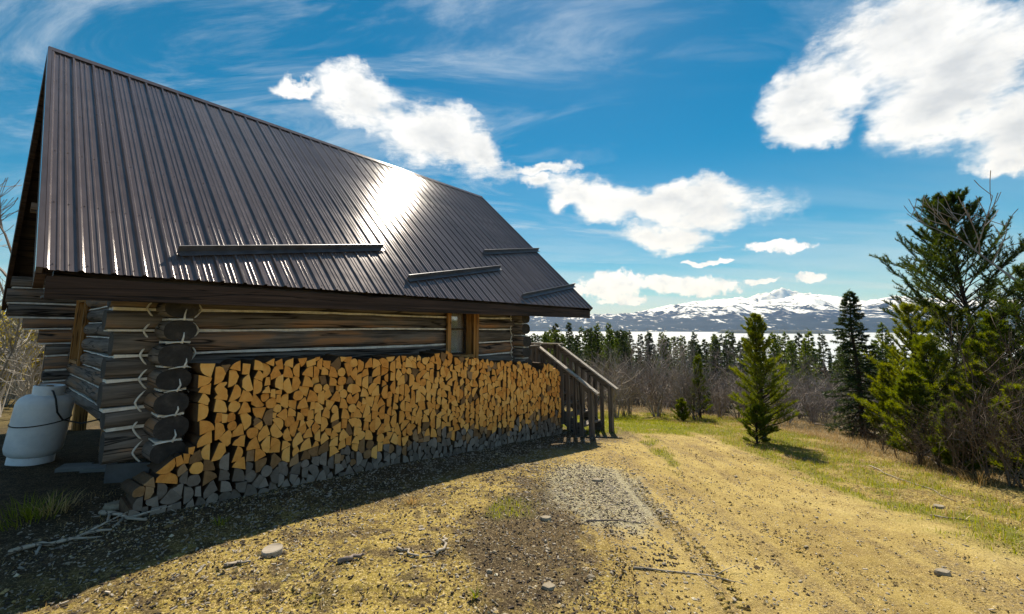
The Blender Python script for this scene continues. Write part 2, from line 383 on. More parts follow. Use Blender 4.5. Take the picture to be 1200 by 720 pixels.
m, t, p, o = newmat('glass_pane'); p.inputs['Base Color'].default_value = (.02, .022, .024, 1); p.inputs['Roughness'].default_value = .03
p.inputs['Transmission Weight'].default_value = .75; p.inputs['IOR'].default_value = 1.45; M['glass'] = m
t.nodes.clear(); o = N(t, 'ShaderNodeOutputMaterial'); tb = N(t, 'ShaderNodeBsdfTransparent'); gb = N(t, 'ShaderNodeBsdfGlossy', inp={'Roughness': .03}); ly_ = N(t, 'ShaderNodeLayerWeight', inp={'Blend': .35}); mx_ = N(t, 'ShaderNodeMixShader')
LK(t, MATH(t, 'ADD', MATH(t, 'MULTIPLY', ly_.outputs['Fresnel'], .6), .05), mx_.inputs[0]); LK(t, tb.outputs[0], mx_.inputs[1]); LK(t, gb.outputs[0], mx_.inputs[2]); LK(t, mx_.outputs[0], o.inputs[0])
m, t, p, o = newmat('curtain_cloth'); tc = N(t, 'ShaderNodeTexCoord')
LK(t, RAMP(t, NOISE(t, tc.outputs['Object'], 20, 4), [(.3, (.80, .82, .83)), (.7, (.92, .92, .92))]), p.inputs['Base Color']); p.inputs['Roughness'].default_value = .9; M['curtain'] = m
m, t, p, o = newmat('interior_dark'); p.inputs['Base Color'].default_value = (.10, .075, .05, 1); p.inputs['Roughness'].default_value = .9; M['dark'] = m

def firewood_mats(name, stops):
    m, t, p, o = newmat(name)
    tc = N(t, 'ShaderNodeTexCoord'); oi = N(t, 'ShaderNodeObjectInfo'); ge = N(t, 'ShaderNodeNewGeometry')
    rnd = MATH(t, 'FRACT', MATH(t, 'ADD', MATH(t, 'MULTIPLY', oi.outputs['Random'], 7.3), MATH(t, 'MULTIPLY', ge.outputs['Random Per Island'], 5.1)))
    cb = N(t, 'ShaderNodeCombineXYZ'); rr = MATH(t, 'MULTIPLY', rnd, 31.0); LK(t, rr, cb.inputs[0]); LK(t, rr, cb.inputs[2])
    ad = N(t, 'ShaderNodeVectorMath', operation='ADD'); LK(t, tc.outputs['Object'], ad.inputs[0]); LK(t, cb.outputs[0], ad.inputs[1])
    n1 = NOISE(t, ad.outputs[0], 14, 5, .62); n2 = NOISE(t, ad.outputs[0], 90, 4, .7)
    f = MATH(t, 'ADD', MATH(t, 'ADD', MATH(t, 'MULTIPLY', n1, .46), MATH(t, 'MULTIPLY', n2, .24)), MATH(t, 'MULTIPLY', rnd, .30))
    LK(t, RAMP(t, f, stops), p.inputs['Base Color']); p.inputs['Roughness'].default_value = .85; p.inputs['Specular IOR Level'].default_value = .2
    bump(t, p, n2, .6, .004); return m
M['fw_end'] = firewood_mats('split_wood_face', [(.20, (.45, .15, .03)), (.40, (.78, .33, .07)), (.60, (.92, .47, .12)), (.85, (.95, .62, .24))])
M['fw_grey'] = firewood_mats('weathered_wood_face', [(.2, (.085, .066, .050)), (.45, (.19, .155, .125)), (.65, (.30, .25, .205)), (.85, (.42, .36, .30))])
M['fw_mid'] = firewood_mats('half_weathered_wood_face', [(.2, (.12, .065, .03)), (.45, (.27, .15, .065)), (.65, (.40, .25, .13)), (.85, (.42, .30, .19))])
M['fw_bark'] = firewood_mats('bark_side', [(.25, (.030, .020, .014)), (.5, (.085, .055, .035)), (.8, (.20, .12, .06))])

m, t, p, o = newmat('tank_paint'); tc = N(t, 'ShaderNodeTexCoord')
n1 = NOISE(t, tc.outputs['Object'], 5, 6, .65); n2 = NOISE(t, tc.outputs['Object'], 45, 4, .7)
c = RAMP(t, n1, [(.3, (.58, .61, .64)), (.6, (.72, .74, .76)), (.8, (.80, .81, .82))])
c = MIX(t, SMOOTH(t, n2, .66, .74), c, (.16, .13, .11))
LK(t, c, p.inputs['Base Color']); p.inputs['Roughness'].default_value = .5; bump(t, p, n1, .15, .02); M['tank'] = m
m, t, p, o = newmat('black_rubber'); p.inputs['Base Color'].default_value = (.012, .011, .011, 1); p.inputs['Roughness'].default_value = .6; M['rubber'] = m
m, t, p, o = newmat('brass_valve'); p.inputs['Base Color'].default_value = (.30, .22, .10, 1); p.inputs['Metallic'].default_value = .8; p.inputs['Roughness'].default_value = .4; M['brass'] = m
m, t, p, o = newmat('skirt_sheet'); tc = N(t, 'ShaderNodeTexCoord'); n1 = NOISE(t, tc.outputs['Object'], 7, 5, .6)
LK(t, RAMP(t, n1, [(.3, (.03, .036, .043)), (.7, (.06, .07, .082))]), p.inputs['Base Color']); p.inputs['Roughness'].default_value = .6; M['skirt'] = m
m, t, p, o = newmat('field_stone'); tc = N(t, 'ShaderNodeTexCoord'); n1 = NOISE(t, tc.outputs['Object'], 8, 6, .65)
LK(t, RAMP(t, n1, [(.3, (.14, .115, .08)), (.55, (.29, .24, .17)), (.8, (.46, .40, .30))]), p.inputs['Base Color']); p.inputs['Roughness'].default_value = .9; bump(t, p, n1, .5, .02); M['stone'] = m

def leafmat(name, stops, trans=.4, tcol=None, scale=1.2):
    m, t, p, o = newmat(name)
    tc = N(t, 'ShaderNodeTexCoord'); oi = N(t, 'ShaderNodeObjectInfo'); ge = N(t, 'ShaderNodeNewGeometry')
    n1 = NOISE(t, tc.outputs['Object'], scale, 3, .6)
    f = MATH(t, 'ADD', MATH(t, 'ADD', MATH(t, 'MULTIPLY', n1, .5), MATH(t, 'MULTIPLY', ge.outputs['Random Per Island'], .35)), MATH(t, 'MULTIPLY', oi.outputs['Random'], .2))
    c = RAMP(t, f, stops); LK(t, c, p.inputs['Base Color']); p.inputs['Roughness'].default_value = .55; p.inputs['Specular IOR Level'].default_value = .3
    tr = N(t, 'ShaderNodeBsdfTranslucent'); 
    hv = N(t, 'ShaderNodeHueSaturation', inp={'Hue': .485, 'Saturation': 1.15, 'Value': 1.5}); LK(t, c, hv.inputs['Color']); LK(t, hv.outputs[0], tr.inputs[0])
    ms = N(t, 'ShaderNodeMixShader', inp={0: trans}); LK(t, p.outputs[0], ms.inputs[1]); LK(t, tr.outputs[0], ms.inputs[2]); LK(t, ms.outputs[0], o.inputs[0])
    return m
M['pine'] = leafmat('pine_needles', [(.25, (.035, .066, .009)), (.5, (.098, .135, .012)), (.78, (.20, .21, .02))], .48)
M['pine_dark'] = leafmat('dark_pine_needles', [(.25, (.016, .034, .010)), (.5, (.05, .078, .012)), (.78, (.15, .16, .018))], .42)
M['spruce'] = leafmat('spruce_needles', [(.25, (.012, .026, .010)), (.5, (.030, .052, .014)), (.8, (.07, .092, .02))], .32)
M['spruce_lt'] = leafmat('green_spruce_needles', [(.25, (.03, .058, .010)), (.5, (.075, .115, .014)), (.8, (.15, .18, .02))], .42)
M['leaf_y'] = leafmat('spring_leaf', [(.25, (.14, .13, .012)), (.5, (.30, .26, .02)), (.8, (.45, .37, .04))], .5)
M['grass'] = leafmat('grass_blade', [(.25, (.09, .12, .012)), (.5, (.19, .22, .018)), (.8, (.34, .32, .05))], .45, scale=.7)
M['straw'] = leafmat('dry_straw', [(.25, (.20, .13, .045)), (.5, (.38, .27, .11)), (.8, (.55, .43, .22))], .3, scale=.8)
def barkmat(name, stops):
    m, t, p, o = newmat(name); tc = N(t, 'ShaderNodeTexCoord'); oi = N(t, 'ShaderNodeObjectInfo')
    n1 = NOISE(t, VMAP(t, tc.outputs['Object'], scale=(1, 1, .3)), 14, 5, .65)
    f = MATH(t, 'ADD', MATH(t, 'MULTIPLY', n1, .75), MATH(t, 'MULTIPLY', oi.outputs['Random'], .25))
    LK(t, RAMP(t, f, stops), p.inputs['Base Color']); p.inputs['Roughness'].default_value = .9; p.inputs['Specular IOR Level'].default_value = .15
    return m
M['bark'] = barkmat('conifer_bark', [(.25, (.020, .015, .012)), (.5, (.055, .042, .034)), (.8, (.11, .09, .075))])
M['bare'] = barkmat('bare_twig_bark', [(.25, (.11, .085, .075)), (.5, (.25, .205, .18)), (.8, (.44, .385, .34))])
M['bare_dk'] = barkmat('brown_stem_bark', [(.25, (.045, .032, .024)), (.5, (.11, .08, .06)), (.8, (.24, .19, .15))])
M['bare_lt'] = barkmat('pale_branch_bark', [(.25, (.16, .14, .115)), (.5, (.32, .29, .25)), (.8, (.50, .46, .41))])

# ground
m, t, p, o = newmat('ground_soil')
tc = N(t, 'ShaderNodeTexCoord'); V = tc.outputs['Object']
def attr(nm): 
    a = N(t, 'ShaderNodeAttribute', attribute_name=nm); return a.outputs['Fac']
nA = NOISE(t, V, .9, 6, .6); nB = NOISE(t, V, 7, 6, .66); nC = NOISE(t, V, 45, 5, .7); nD = NOISE(t, V, 150, 3, .7)
dirt = RAMP(t, MATH(t, 'ADD', MATH(t, 'MULTIPLY', nA, .40), MATH(t, 'ADD', MATH(t, 'MULTIPLY', nB, .32), MATH(t, 'MULTIPLY', nC, .28))),
            [(.34, (.075, .048, .016)), (.44, (.20, .14, .032)), (.54, (.32, .24, .055)), (.66, (.44, .34, .10))])
dirt = MIX(t, SMOOTH(t, nD, .60, .72), dirt, (.14, .10, .055))
sand = RAMP(t, MATH(t, 'ADD', MATH(t, 'MULTIPLY', nA, .5), MATH(t, 'ADD', MATH(t, 'MULTIPLY', nB, .28), MATH(t, 'MULTIPLY', nC, .22))),
            [(.32, (.16, .105, .032)), (.44, (.30, .215, .064)), (.54, (.39, .29, .095)), (.68, (.49, .38, .15))])
sand = MIX(t, MATH(t, 'MULTIPLY', SMOOTH(t, NOISE(t, V, 2.6, 5, .65, .3), .50, .66), .55), sand, (.20, .135, .05))
sand = MIX(t, SMOOTH(t, nD, .62, .72), sand, (.17, .14, .09))
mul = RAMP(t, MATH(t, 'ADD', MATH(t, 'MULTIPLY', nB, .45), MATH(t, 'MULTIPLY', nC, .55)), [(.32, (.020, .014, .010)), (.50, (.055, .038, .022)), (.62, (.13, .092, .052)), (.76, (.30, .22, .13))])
vor = N(t, 'ShaderNodeTexVoronoi', inp={'Scale': 85.0}); LK(t, V, vor.inputs['Vector'])
grav = RAMP(t, MATH(t, 'ADD', MATH(t, 'MULTIPLY', nC, .3), MATH(t, 'MULTIPLY', MATH(t, 'FRACT', MATH(t, 'MULTIPLY', vor.outputs['Color'], 1.0)), .7)), [(.15, (.14, .12, .075)), (.45, (.36, .33, .22)), (.85, (.58, .54, .40))])
grs = RAMP(t, MATH(t, 'ADD', MATH(t, 'MULTIPLY', nB, .5), MATH(t, 'MULTIPLY', nC, .5)), [(.3, (.05, .065, .010)), (.5, (.13, .15, .016)), (.7, (.28, .25, .04))])
forest = RAMP(t, MATH(t, 'ADD', MATH(t, 'MULTIPLY', nA, .5), MATH(t, 'MULTIPLY', nB, .5)), [(.3, (.030, .026, .014)), (.55, (.085, .065, .032)), (.75, (.18, .135, .065))])
sp1 = NOISE(t, V, 75, 4, .72); sp2 = NOISE(t, V, 38, 5, .7, .4); spa = NOISE(t, V, 1.7, 4, .6)
lite = MIX(t, SMOOTH(t, sp1, .53, .60), dirt, (.56, .43, .20)); dirt = lite
dk = SMOOTH(t, MATH(t, 'ADD', sp2, MATH(t, 'MULTIPLY', MATH(t, 'SUBTRACT', spa, .5), .30)), .51, .57); dirt = MIX(t, MATH(t, 'MULTIPLY', dk, .85), dirt, (.07, .045, .022))
dk2 = SMOOTH(t, MATH(t, 'ADD', sp1, MATH(t, 'MULTIPLY', MATH(t, 'SUBTRACT', spa, .5), .34)), .545, .60); sand = MIX(t, MATH(t, 'MULTIPLY', dk2, .7), sand, (.12, .08, .035))
strk = NOISE(t, VMAP(t, V, rot=(0, 0, .06), scale=(1.7, .22, 1)), 1.6, 5, .62, .5)
sm = SMOOTH(t, strk, .48, .64)
sand = MIX(t, MATH(t, 'MULTIPLY', sm, .42), sand, (.23, .155, .062))
sand = MIX(t, MATH(t, 'MULTIPLY', MATH(t, 'MULTIPLY', sm, SMOOTH(t, sp2, .47, .56)), .75), sand, (.13, .095, .05))
sand = MIX(t, SMOOTH(t, NOISE(t, V, 110, 3, .7), .57, .64), sand, (.58, .45, .23))
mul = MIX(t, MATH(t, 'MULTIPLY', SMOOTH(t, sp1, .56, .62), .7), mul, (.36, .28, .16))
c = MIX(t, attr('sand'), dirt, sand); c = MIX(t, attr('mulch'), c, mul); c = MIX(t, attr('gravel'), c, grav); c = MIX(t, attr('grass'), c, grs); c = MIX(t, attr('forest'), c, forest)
LK(t, c, p.inputs['Base Color']); p.inputs['Roughness'].default_value = .95; p.inputs['Specular IOR Level'].default_value = .12
gr_h = MATH(t, 'MULTIPLY', MATH(t, 'SUBTRACT', .5, vor.outputs['Distance']), attr('gravel'))
bump(t, p, MATH(t, 'ADD', MATH(t, 'ADD', MATH(t, 'MULTIPLY', nB, 1.0), MATH(t, 'MULTIPLY', nC, .7)), MATH(t, 'ADD', MATH(t, 'MULTIPLY', nD, .25), gr_h)), .75, .035); M['ground'] = m

m, t, p, o = newmat('lake_ice'); tc = N(t, 'ShaderNodeTexCoord'); n1 = NOISE(t, VMAP(t, tc.outputs['Object'], scale=(1, .3, 1)), .004, 6, .6)
LK(t, RAMP(t, n1, [(.35, (.30, .34, .38)), (.55, (.40, .43, .46)), (.7, (.47, .49, .51))]), p.inputs['Base Color']); p.inputs['Roughness'].default_value = .6; M['ice'] = m

m, t, p, o = newmat('hazy_mountain_rock_and_snow'); tc = N(t, 'ShaderNodeTexCoord'); sp = N(t, 'ShaderNodeSeparateXYZ'); LK(t, tc.outputs['Object'], sp.inputs[0])
ge = N(t, 'ShaderNodeNewGeometry'); sn = N(t, 'ShaderNodeSeparateXYZ'); LK(t, ge.outputs['Normal'], sn.inputs[0])
n1 = NOISE(t, VMAP(t, tc.outputs['Object'], scale=(1, .42, .8)), .0065, 8, .70, .8); n2 = NOISE(t, tc.outputs['Object'], .012, 5, .7)
hazy_rock = RAMP(t, n2, [(.3, (.012, .018, .032)), (.6, (.022, .03, .048)), (.8, (.045, .052, .068))])  # blue of the distant air put into the rock colour
forest = RAMP(t, n2, [(.3, (.012, .02, .03)), (.7, (.028, .042, .055))])  # lower slopes carry the same air blue in their colour
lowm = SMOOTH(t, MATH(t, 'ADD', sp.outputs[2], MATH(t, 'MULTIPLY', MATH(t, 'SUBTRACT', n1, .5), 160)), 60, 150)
base = MIX(t, lowm, forest, hazy_rock)
alt = SMOOTH(t, sp.outputs[2], 20, 420, -.09, .10)
snowm = SMOOTH(t, MATH(t, 'ADD', MATH(t, 'ADD', MATH(t, 'MULTIPLY', n1, .75), MATH(t, 'MULTIPLY', n2, .3)), alt), .50, .57)
base = MIX(t, snowm, base, (.80, .82, .86))
LK(t, base, p.inputs['Base Color']); p.inputs['Roughness'].default_value = .9; p.inputs['Specular IOR Level'].default_value = .1; M['mountain'] = m

m, t, p, o = newmat('far_wood'); tc = N(t, 'ShaderNodeTexCoord'); LK(t, RAMP(t, NOISE(t, tc.outputs['Object'], .05, 4), [(.3, (.010, .016, .014)), (.7, (.03, .04, .03))]), p.inputs['Base Color']); p.inputs['Roughness'].default_value = .95; M['far_wood'] = m
m, t, p, o = newmat('dirt_crumb'); ge = N(t, 'ShaderNodeNewGeometry'); LK(t, RAMP(t, ge.outputs['Random Per Island'], [(0., (.05, .032, .016)), (.35, (.17, .11, .04)), (.65, (.34, .235, .085)), (.9, (.46, .36, .19)), (1., (.60, .52, .38))]), p.inputs['Base Color']); p.inputs['Roughness'].default_value = .95; M['crumb'] = m

# ------------------------------------------------------------------ ground sheet
def build_ground():
    front = np.radians(np.arange(-64, 64.01, .36)); back = np.radians(np.arange(68, 292.1, 4.0))
    ang = np.concatenate([front, back]); na = len(ang)
    rad = [0.25]
    while rad[-1] < 18: rad.append(rad[-1] * 1.0105)
    while rad[-1] < 16000: rad.append(rad[-1] * 1.06)
    rad = np.array(rad); nr = len(rad)
    R, Aa = np.meshgrid(rad, ang, indexing='ij')
    X = R * np.sin(Aa); Y = R * np.cos(Aa)
    Z = gz(X, Y)
    # tyre tracks pressed into the drive
    def track(x0, y0, x1, y1, w, depth, pitch, Z, ang=.0):
        d = np.array([x1-x0, y1-y0]); L = np.hypot(*d); d /= L
        u = (X-x0)*d[0] + (Y-y0)*d[1]; v = (X-x0)*-d[1] + (Y-y0)*d[0] + .05*np.sin(u*1.3)
        inside = sstep(w, w*.75, np.abs(v)) * sstep(-.2, .2, u) * sstep(L+.3, L-.3, u)
        tread = np.sign(np.sin(2*pi*(u/pitch + np.abs(v)*4)))*.5+.5
        wear = sstep(.35, .6, fbm(X*1.5, Y*1.5, 31, 3))
        rim = np.exp(-((np.abs(v)-w*1.15)/.04)**2) * sstep(-.2, .2, u) * sstep(L+.3, L-.3, u)
        return Z - inside*depth*(.45 + .8*tread*wear) + rim*depth*.45
    Z = track(1.30, 2.3, 1.62, 6.4, .11, .018, .10, Z)
    Z = track(2.9, 2.2, 3.1, 8.2, .13, .016, .10, Z)
    Z = track(2.2, 2.2, 2.5, 9.0, .12, .018, .10, Z)
    Z = track(3.5, 2.2, 3.7, 8.6, .12, .02, .10, Z)
    Z = track(-4.0, 2.98, -.3, 2.84, .11, .012, .09, Z)
    Z = track(.6, 2.4, .9, 4.4, .09, .012, .085, Z)
    me_v = np.stack([X, Y, Z], -1).reshape(-1, 3)
    me_v = np.concatenate([me_v, [[0, 0, float(gz(np.array([0.]), np.array([0.]))[0])]]])
    i = np.arange(nr-1)[:, None]*na; j = np.arange(na)[None, :]; j2 = (j+1) % na
    F = np.stack([i+j, i+na+j, i+na+j2, i+j2], -1).reshape(-1, 4)[:, ::-1]
    c = len(me_v)-1
    me = mesh_arr('ground', me_v, F, M['ground'], True)
    bm = bmesh.new(); bm.from_mesh(me); bm.verts.ensure_lookup_table()
    for k in range(na): bm.faces.new((bm.verts[c], bm.verts[(k+1) % na], bm.verts[k]))
    bmesh.ops.recalc_face_normals(bm, faces=bm.faces[:]); bm.to_mesh(me); bm.free()
    if me.polygons[0].normal.z < 0: me.flip_normals()
    me.polygons.foreach_set('use_smooth', np.full(len(me.polygons), True))
    x, y = me_v[:, 0], me_v[:, 1]
    for nm, vals in ground_masks(x, y).items():
        a = me.attributes.new(nm, 'FLOAT', 'POINT'); a.data.foreach_set('value', vals.astype(np.float32))
    o = link('ground', me); tag(o, kind='structure'); return o
def ground_masks(x, y):
    n = fbm(x*.9, y*.9, 3, 4)-.5; n2 = fbm(x*3.2, y*3.2, 4, 4)-.5; n3 = fbm(x*9, y*9, 6, 3)-.5
    t, off = w2loc(x, y); r = np.hypot(x, y)
    inner = sstep(-2.5, -1.2, t) * sstep(9, 7.6, t)
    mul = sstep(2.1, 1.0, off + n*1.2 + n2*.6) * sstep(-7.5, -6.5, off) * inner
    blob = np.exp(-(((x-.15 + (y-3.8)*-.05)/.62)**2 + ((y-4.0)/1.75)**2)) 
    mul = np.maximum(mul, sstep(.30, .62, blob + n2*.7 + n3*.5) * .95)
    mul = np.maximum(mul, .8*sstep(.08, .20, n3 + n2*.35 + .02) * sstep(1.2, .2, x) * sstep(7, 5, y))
    gv = np.exp(-(((x-1.02 - (y-5.2)*.02)/.62)**2 + ((y-5.25)/1.35)**2)); gv = sstep(.30, .55, gv + n2*.35 + n3*.25)
    edge = 4.25 + n*1.1 + n2*.6 + .10*np.clip(y-6, 0, 5)
    sand = sstep(.45, 1.1, x + n*.8 + n2*.5) * sstep(edge+.3, edge-.3, x) * sstep(11.0, 9.6, y + n*1.5)
    gs = np.maximum(sstep(edge-.5, edge+.2, x) * sstep(edge+2.2, edge+1.2, x), sstep(9.3, 10.4, y + n2*1.2) * sstep(15.5, 13.5, y) * sstep(-1, 1, x))
    gs = gs * sstep(-.20, .08, n2 + n*.4 + .05) * sstep(1.5, 3, y)
    strip = np.exp(-((x-2.45 - .06*(y-6))/.22)**2) * sstep(5.2, 7.5, y) * sstep(11, 9, y)
    gs = np.maximum(gs, .7*strip*sstep(-.05, .15, n2))
    leftg = sstep(.04, .20, n + n2*.5) * sstep(.6, -.5, x) * sstep(2.0, 2.8, off) * .55
    gs = np.maximum(gs, leftg)
    fo = np.maximum(sstep(13, 17, y + n*3), sstep(6.0, 7.6, x + n*1.5) * sstep(2, 5, y)); fo = np.maximum(fo, sstep(25, 40, r))
    fo = np.maximum(fo, sstep(-6.5, -9, x + n*2) * .8)
    return dict(sand=sand, mulch=np.clip(mul, 0, 1), gravel=gv*.75, grass=np.clip(gs, 0, 1)*.85, forest=fo)
ground = build_ground()

# lake and far shore
mb = MB(); mb.add([(-9000, 150, LAKE), (12000, 150, LAKE), (12000, 7500, LAKE), (-9000, 7500, LAKE)], [(0, 1, 2, 3)])
lake = mb.build('lake', M['ice']); tag(lake, kind='structure')

def build_mountains(name, prof, r0, r1, rp, nz, seed, lowfrac):
    """a range between r0 and r1 metres whose skyline follows measured elevation angles"""
    azs = np.linspace(radians(-30), radians(80), 900)
    pa = []; pe = []
    for x, y in prof:
        a, e = azel(x, y); pa.append(a); pe.append(e)
    el_t = np.interp(azs, pa, pe)
    el_t = el_t + (fbm(azs*60, azs*0, seed, 4)-.5) * .004
    rr = np.linspace(r0, r1, 90)
    R, Az = np.meshgrid(rr, azs, indexing='ij')
    X, Y = R*np.sin(Az), R*np.cos(Az)
    s = (R - r0) / (rp - r0)
    shape = np.where(s < 1, sstep(0, 1, s)*.75 + .25*np.clip(s, 0, 1), 1 - .25*(s-1))
    k = 1/1300.
    rid = 1 - np.abs(fbm(X*k + 3, Y*k + 1, seed, 6, .52)*2 - 1)*1.6
    rid2 = 1 - np.abs(fbm(X*k*2.7, Y*k*2.7, seed+50, 5, .55)*2 - 1)*1.6
    H = shape * (.50 + .42*rid + .24*rid2 * np.clip(s, 0, 1))
    ea = np.arctan2(H*1000, R).max(0)
    # scale every column so that its skyline stands at the measured angle
    want = np.tan(el_t)
    sk = ((H*1000) / R).max(0)
    wd = 9; ker = np.ones(wd)/wd; sks = np.convolve(np.pad(sk, wd//2, 'edge'), ker, 'valid')
    sc = (want + (CAMH-LAKE)/rp*0) / sks
    Z = H*1000*sc[None, :] + CAMH
    Z = np.where(s < .02, LAKE - 3, np.maximum(Z, LAKE - 3) * 1.0)
    blend = sstep(0, .22, s); Z = (LAKE-3)*(1-blend) + Z*blend
    V = np.stack([X, Y, Z], -1).reshape(-1, 3)
    n0, n1 = R.shape
    i = np.arange(n0-1)[:, None]*n1; j = np.arange(n1-1)[None, :]
    F = np.stack([i+j, i+j+1, i+n1+j+1, i+n1+j], -1).reshape(-1, 4)
    me = mesh_arr(name, V, F, M['mountain'], True)
    if me.polygons[len(me.polygons)//2].normal.z < 0: me.flip_normals()
    o = link(name, me); tag(o, kind='structure'); return o
build_mountains('mountains', [(-400, 352), (200, 360), (480, 365), (620, 367), (660, 366.5), (700, 368.5), (742, 367), (779, 359), (817, 353), (845, 351), (867, 348.5), (885, 350),
    (900, 352), (920, 349), (950, 345), (975, 347), (1008, 353), (1025, 352), (1050, 347), (1080, 349), (1130, 352), (1200, 350), (1400, 352), (2200, 350)], 4300, 9500, 6800, 0, 7, .3)
build_mountains('distant_peaks', [(-400, 372), (780, 372), (850, 360), (885, 346), (905, 341), (916, 338), (928, 341), (948, 344), (1000, 352), (1060, 356), (2200, 365)], 9800, 14500, 12000, 0, 21, .3)
# low wooded spit that runs out into the lake
def build_spit():
    azs = np.linspace(azel(838, 385)[0], azel(1010, 385)[0], 120); rr = np.linspace(3250, 3480, 8)
    R, Az = np.meshgrid(rr, azs, indexing='ij'); u = (Az-azs[0])/(azs[-1]-azs[0])
    Z = LAKE - .5 + (16 + 14*fbm(Az*900, R*.01, 4, 3)) * np.sin(pi*np.clip((R-3250)/230, 0, 1))**.4 * sstep(0, .06, u) * sstep(1, .7, u)
    V = np.stack([R*np.sin(Az), R*np.cos(Az), Z], -1).reshape(-1, 3); n0, n1 = R.shape
    i = np.arange(n0-1)[:, None]*n1; j = np.arange(n1-1)[None, :]
    me = mesh_arr('wooded_spit', V, np.stack([i+j, i+j+1, i+n1+j+1, i+n1+j], -1).reshape(-1, 4), M['far_wood'], True)
    if me.polygons[0].normal.z < 0: me.flip_normals()
    tag(link('wooded_spit', me), kind='structure')
build_spit()

# ------------------------------------------------------------------ log cabin
# cabin frame: x along the long wall (away to the right), y back from the wall (front is -y), z up; heights h are relative to the eye
CRZ = pi/2 - TH
def L3(t, off, h): return Vector((t, -off, h + CAMH))
cabin = empty('log_cabin', (A0[0], A0[1], 0), CRZ, 'dark log cabin with white chinking and brown metal roof', 'cabin')
rs = random.Random(11)
WB = [.92, .70, .44, .19, -.02, -.272, -.49, -.755, -.95, -1.27]      # joints between the long-wall logs
CB = [.95, .60, .31, .085, -.14, -.38, -.60, -.83, -1.07, -1.29]       # joints between the cross-wall logs
W0, W1 = .03, 5.75                                                # cross walls
OFFB = -5.87
def log_mesh(name, a, b, zc, hh, th, axis, fixed, seed):
    """one scribed log from a to b along x or y, gently uneven, with end faces of its own material"""
    r = random.Random(seed); n = 20; seg = max(4, int(abs(b-a)/.28)); ex = .84
    vs, fs, mi = [], [], []
    ph = [r.uniform(0, 6.28) for _ in range(4)]; am = r.uniform(.5, 1)
    for i in range(seg+1):
        u = a + (b-a)*i/seg
        e = min(i, seg-i); shrink = .93 if e == 0 else 1.0
        g = 1 + am*(.035*sin(u*1.9+ph[0]) + .02*sin(u*5.1+ph[1])); dz = .008*sin(u*1.3+ph[2]); dyy = .012*sin(u*1.1+ph[3])
        for k in range(n):
            q = 2*pi*k/n; c, s_ = cos(q), sin(q)
            y = th*g*abs(c)**ex*(1 if c >= 0 else -1)*shrink; z = hh*abs(s_)**ex*(1 if s_ >= 0 else -1)*shrink
            if axis == 0: vs.append((u, fixed + y + dyy, zc + z + dz))
            else: vs.append((fixed + y + dyy, u, zc + z + dz))
    for i in range(seg):
        for k in range(n):
            fs.append((i*n+k, i*n+(k+1)%n, (i+1)*n+(k+1)%n, (i+1)*n+k)); mi.append(0)
    fs.append(tuple(range(n-1, -1, -1))); mi.append(1); fs.append(tuple(seg*n+k for k in range(n))); mi.append(1)
    me = bpy.data.meshes.new(name); me.from_pydata(vs, [], fs)
    me.materials.append(M['log_x'] if axis == 0 else M['log_y']); me.materials.append(M['log_end'])
    me.polygons.foreach_set('material_index', mi); me.polygons.foreach_set('use_smooth', [m_ == 0 for m_ in mi])
    bm = bmesh.new(); bm.from_mesh(me); bmesh.ops.recalc_face_normals(bm, faces=bm.faces[:]); bm.to_mesh(me); bm.free()
    return me
def chink_strip(a, b, z, axis, fixed, depth, seed, hgt=.017):
    r = random.Random(seed); mbk = MB(); seg = max(3, int(abs(b-a)/.2)); pts = []
    vs = []; fs = []
    ph = r.uniform(0, 6)
    for i in range(seg+1):
        u = a + (b-a)*i/seg; dz = .008*sin(u*1.3+ph) + r.uniform(-.003, .003); hh = hgt*.5*(1+r.uniform(-.25, .35)); dp = depth + r.uniform(-.003, .003)
        sec = [(-dp, -hh), (dp, -hh), (dp, hh), (-dp, hh)]
        for y, zz in sec:
            vs.append((u, fixed+y, z+zz+dz) if axis == 0 else (fixed+y, u, z+zz+dz))
    for i in range(seg):
        for k in range(4): fs.append((i*4+k, i*4+(k+1)%4, (i+1)*4+(k+1)%4, (i+1)*4+k))
    fs += [(3, 2, 1, 0), tuple(seg*4+k for k in range(4))]
    mbk.add(vs, fs); me = mbk.mesh('chinking', M['chink'])
    bm = bmesh.new(); bm.from_mesh(me); bmesh.ops.recalc_face_normals(bm, faces=bm.faces[:]); bm.to_mesh(me); bm.free()
    link('chinking', me, cabin)
sd = 100
LTH = .125
def long_wall(off, gaps, endL, endR):
    global sd
    for i in range(len(WB)-1):
        hi, lo = WB[i], WB[i+1]; zc = (hi+lo)/2 + CAMH; hh = (hi-lo)/2 - .003
        a = endL(i) + rs.uniform(-.03, .03); b = endR(i) + rs.uniform(-.03, .03)
        segs = [(a, b)]
        for (g0, g1, gh, gl) in gaps:
            if zc-CAMH < gh and zc-CAMH > gl: segs = [(a, g0), (g1, b)]
        for (p0, p1) in segs:
            sd += 1; link('log', log_mesh('log', p0, p1, zc, hh, LTH, 0, -off, sd), cabin)
        if i < len(WB)-2:
            z = lo + CAMH; segs2 = segs
            if any(lo < gh-.02 and lo > gl+.02 for (_, _, gh, gl) in gaps): segs2 = [(a, gaps[0][0]), (gaps[0][1], b)]
            else: segs2 = [(a, b)]
            for (p0, p1) in segs2: chink_strip(p0+.02, p1-.02, z, 0, -off, .103, sd, .026)
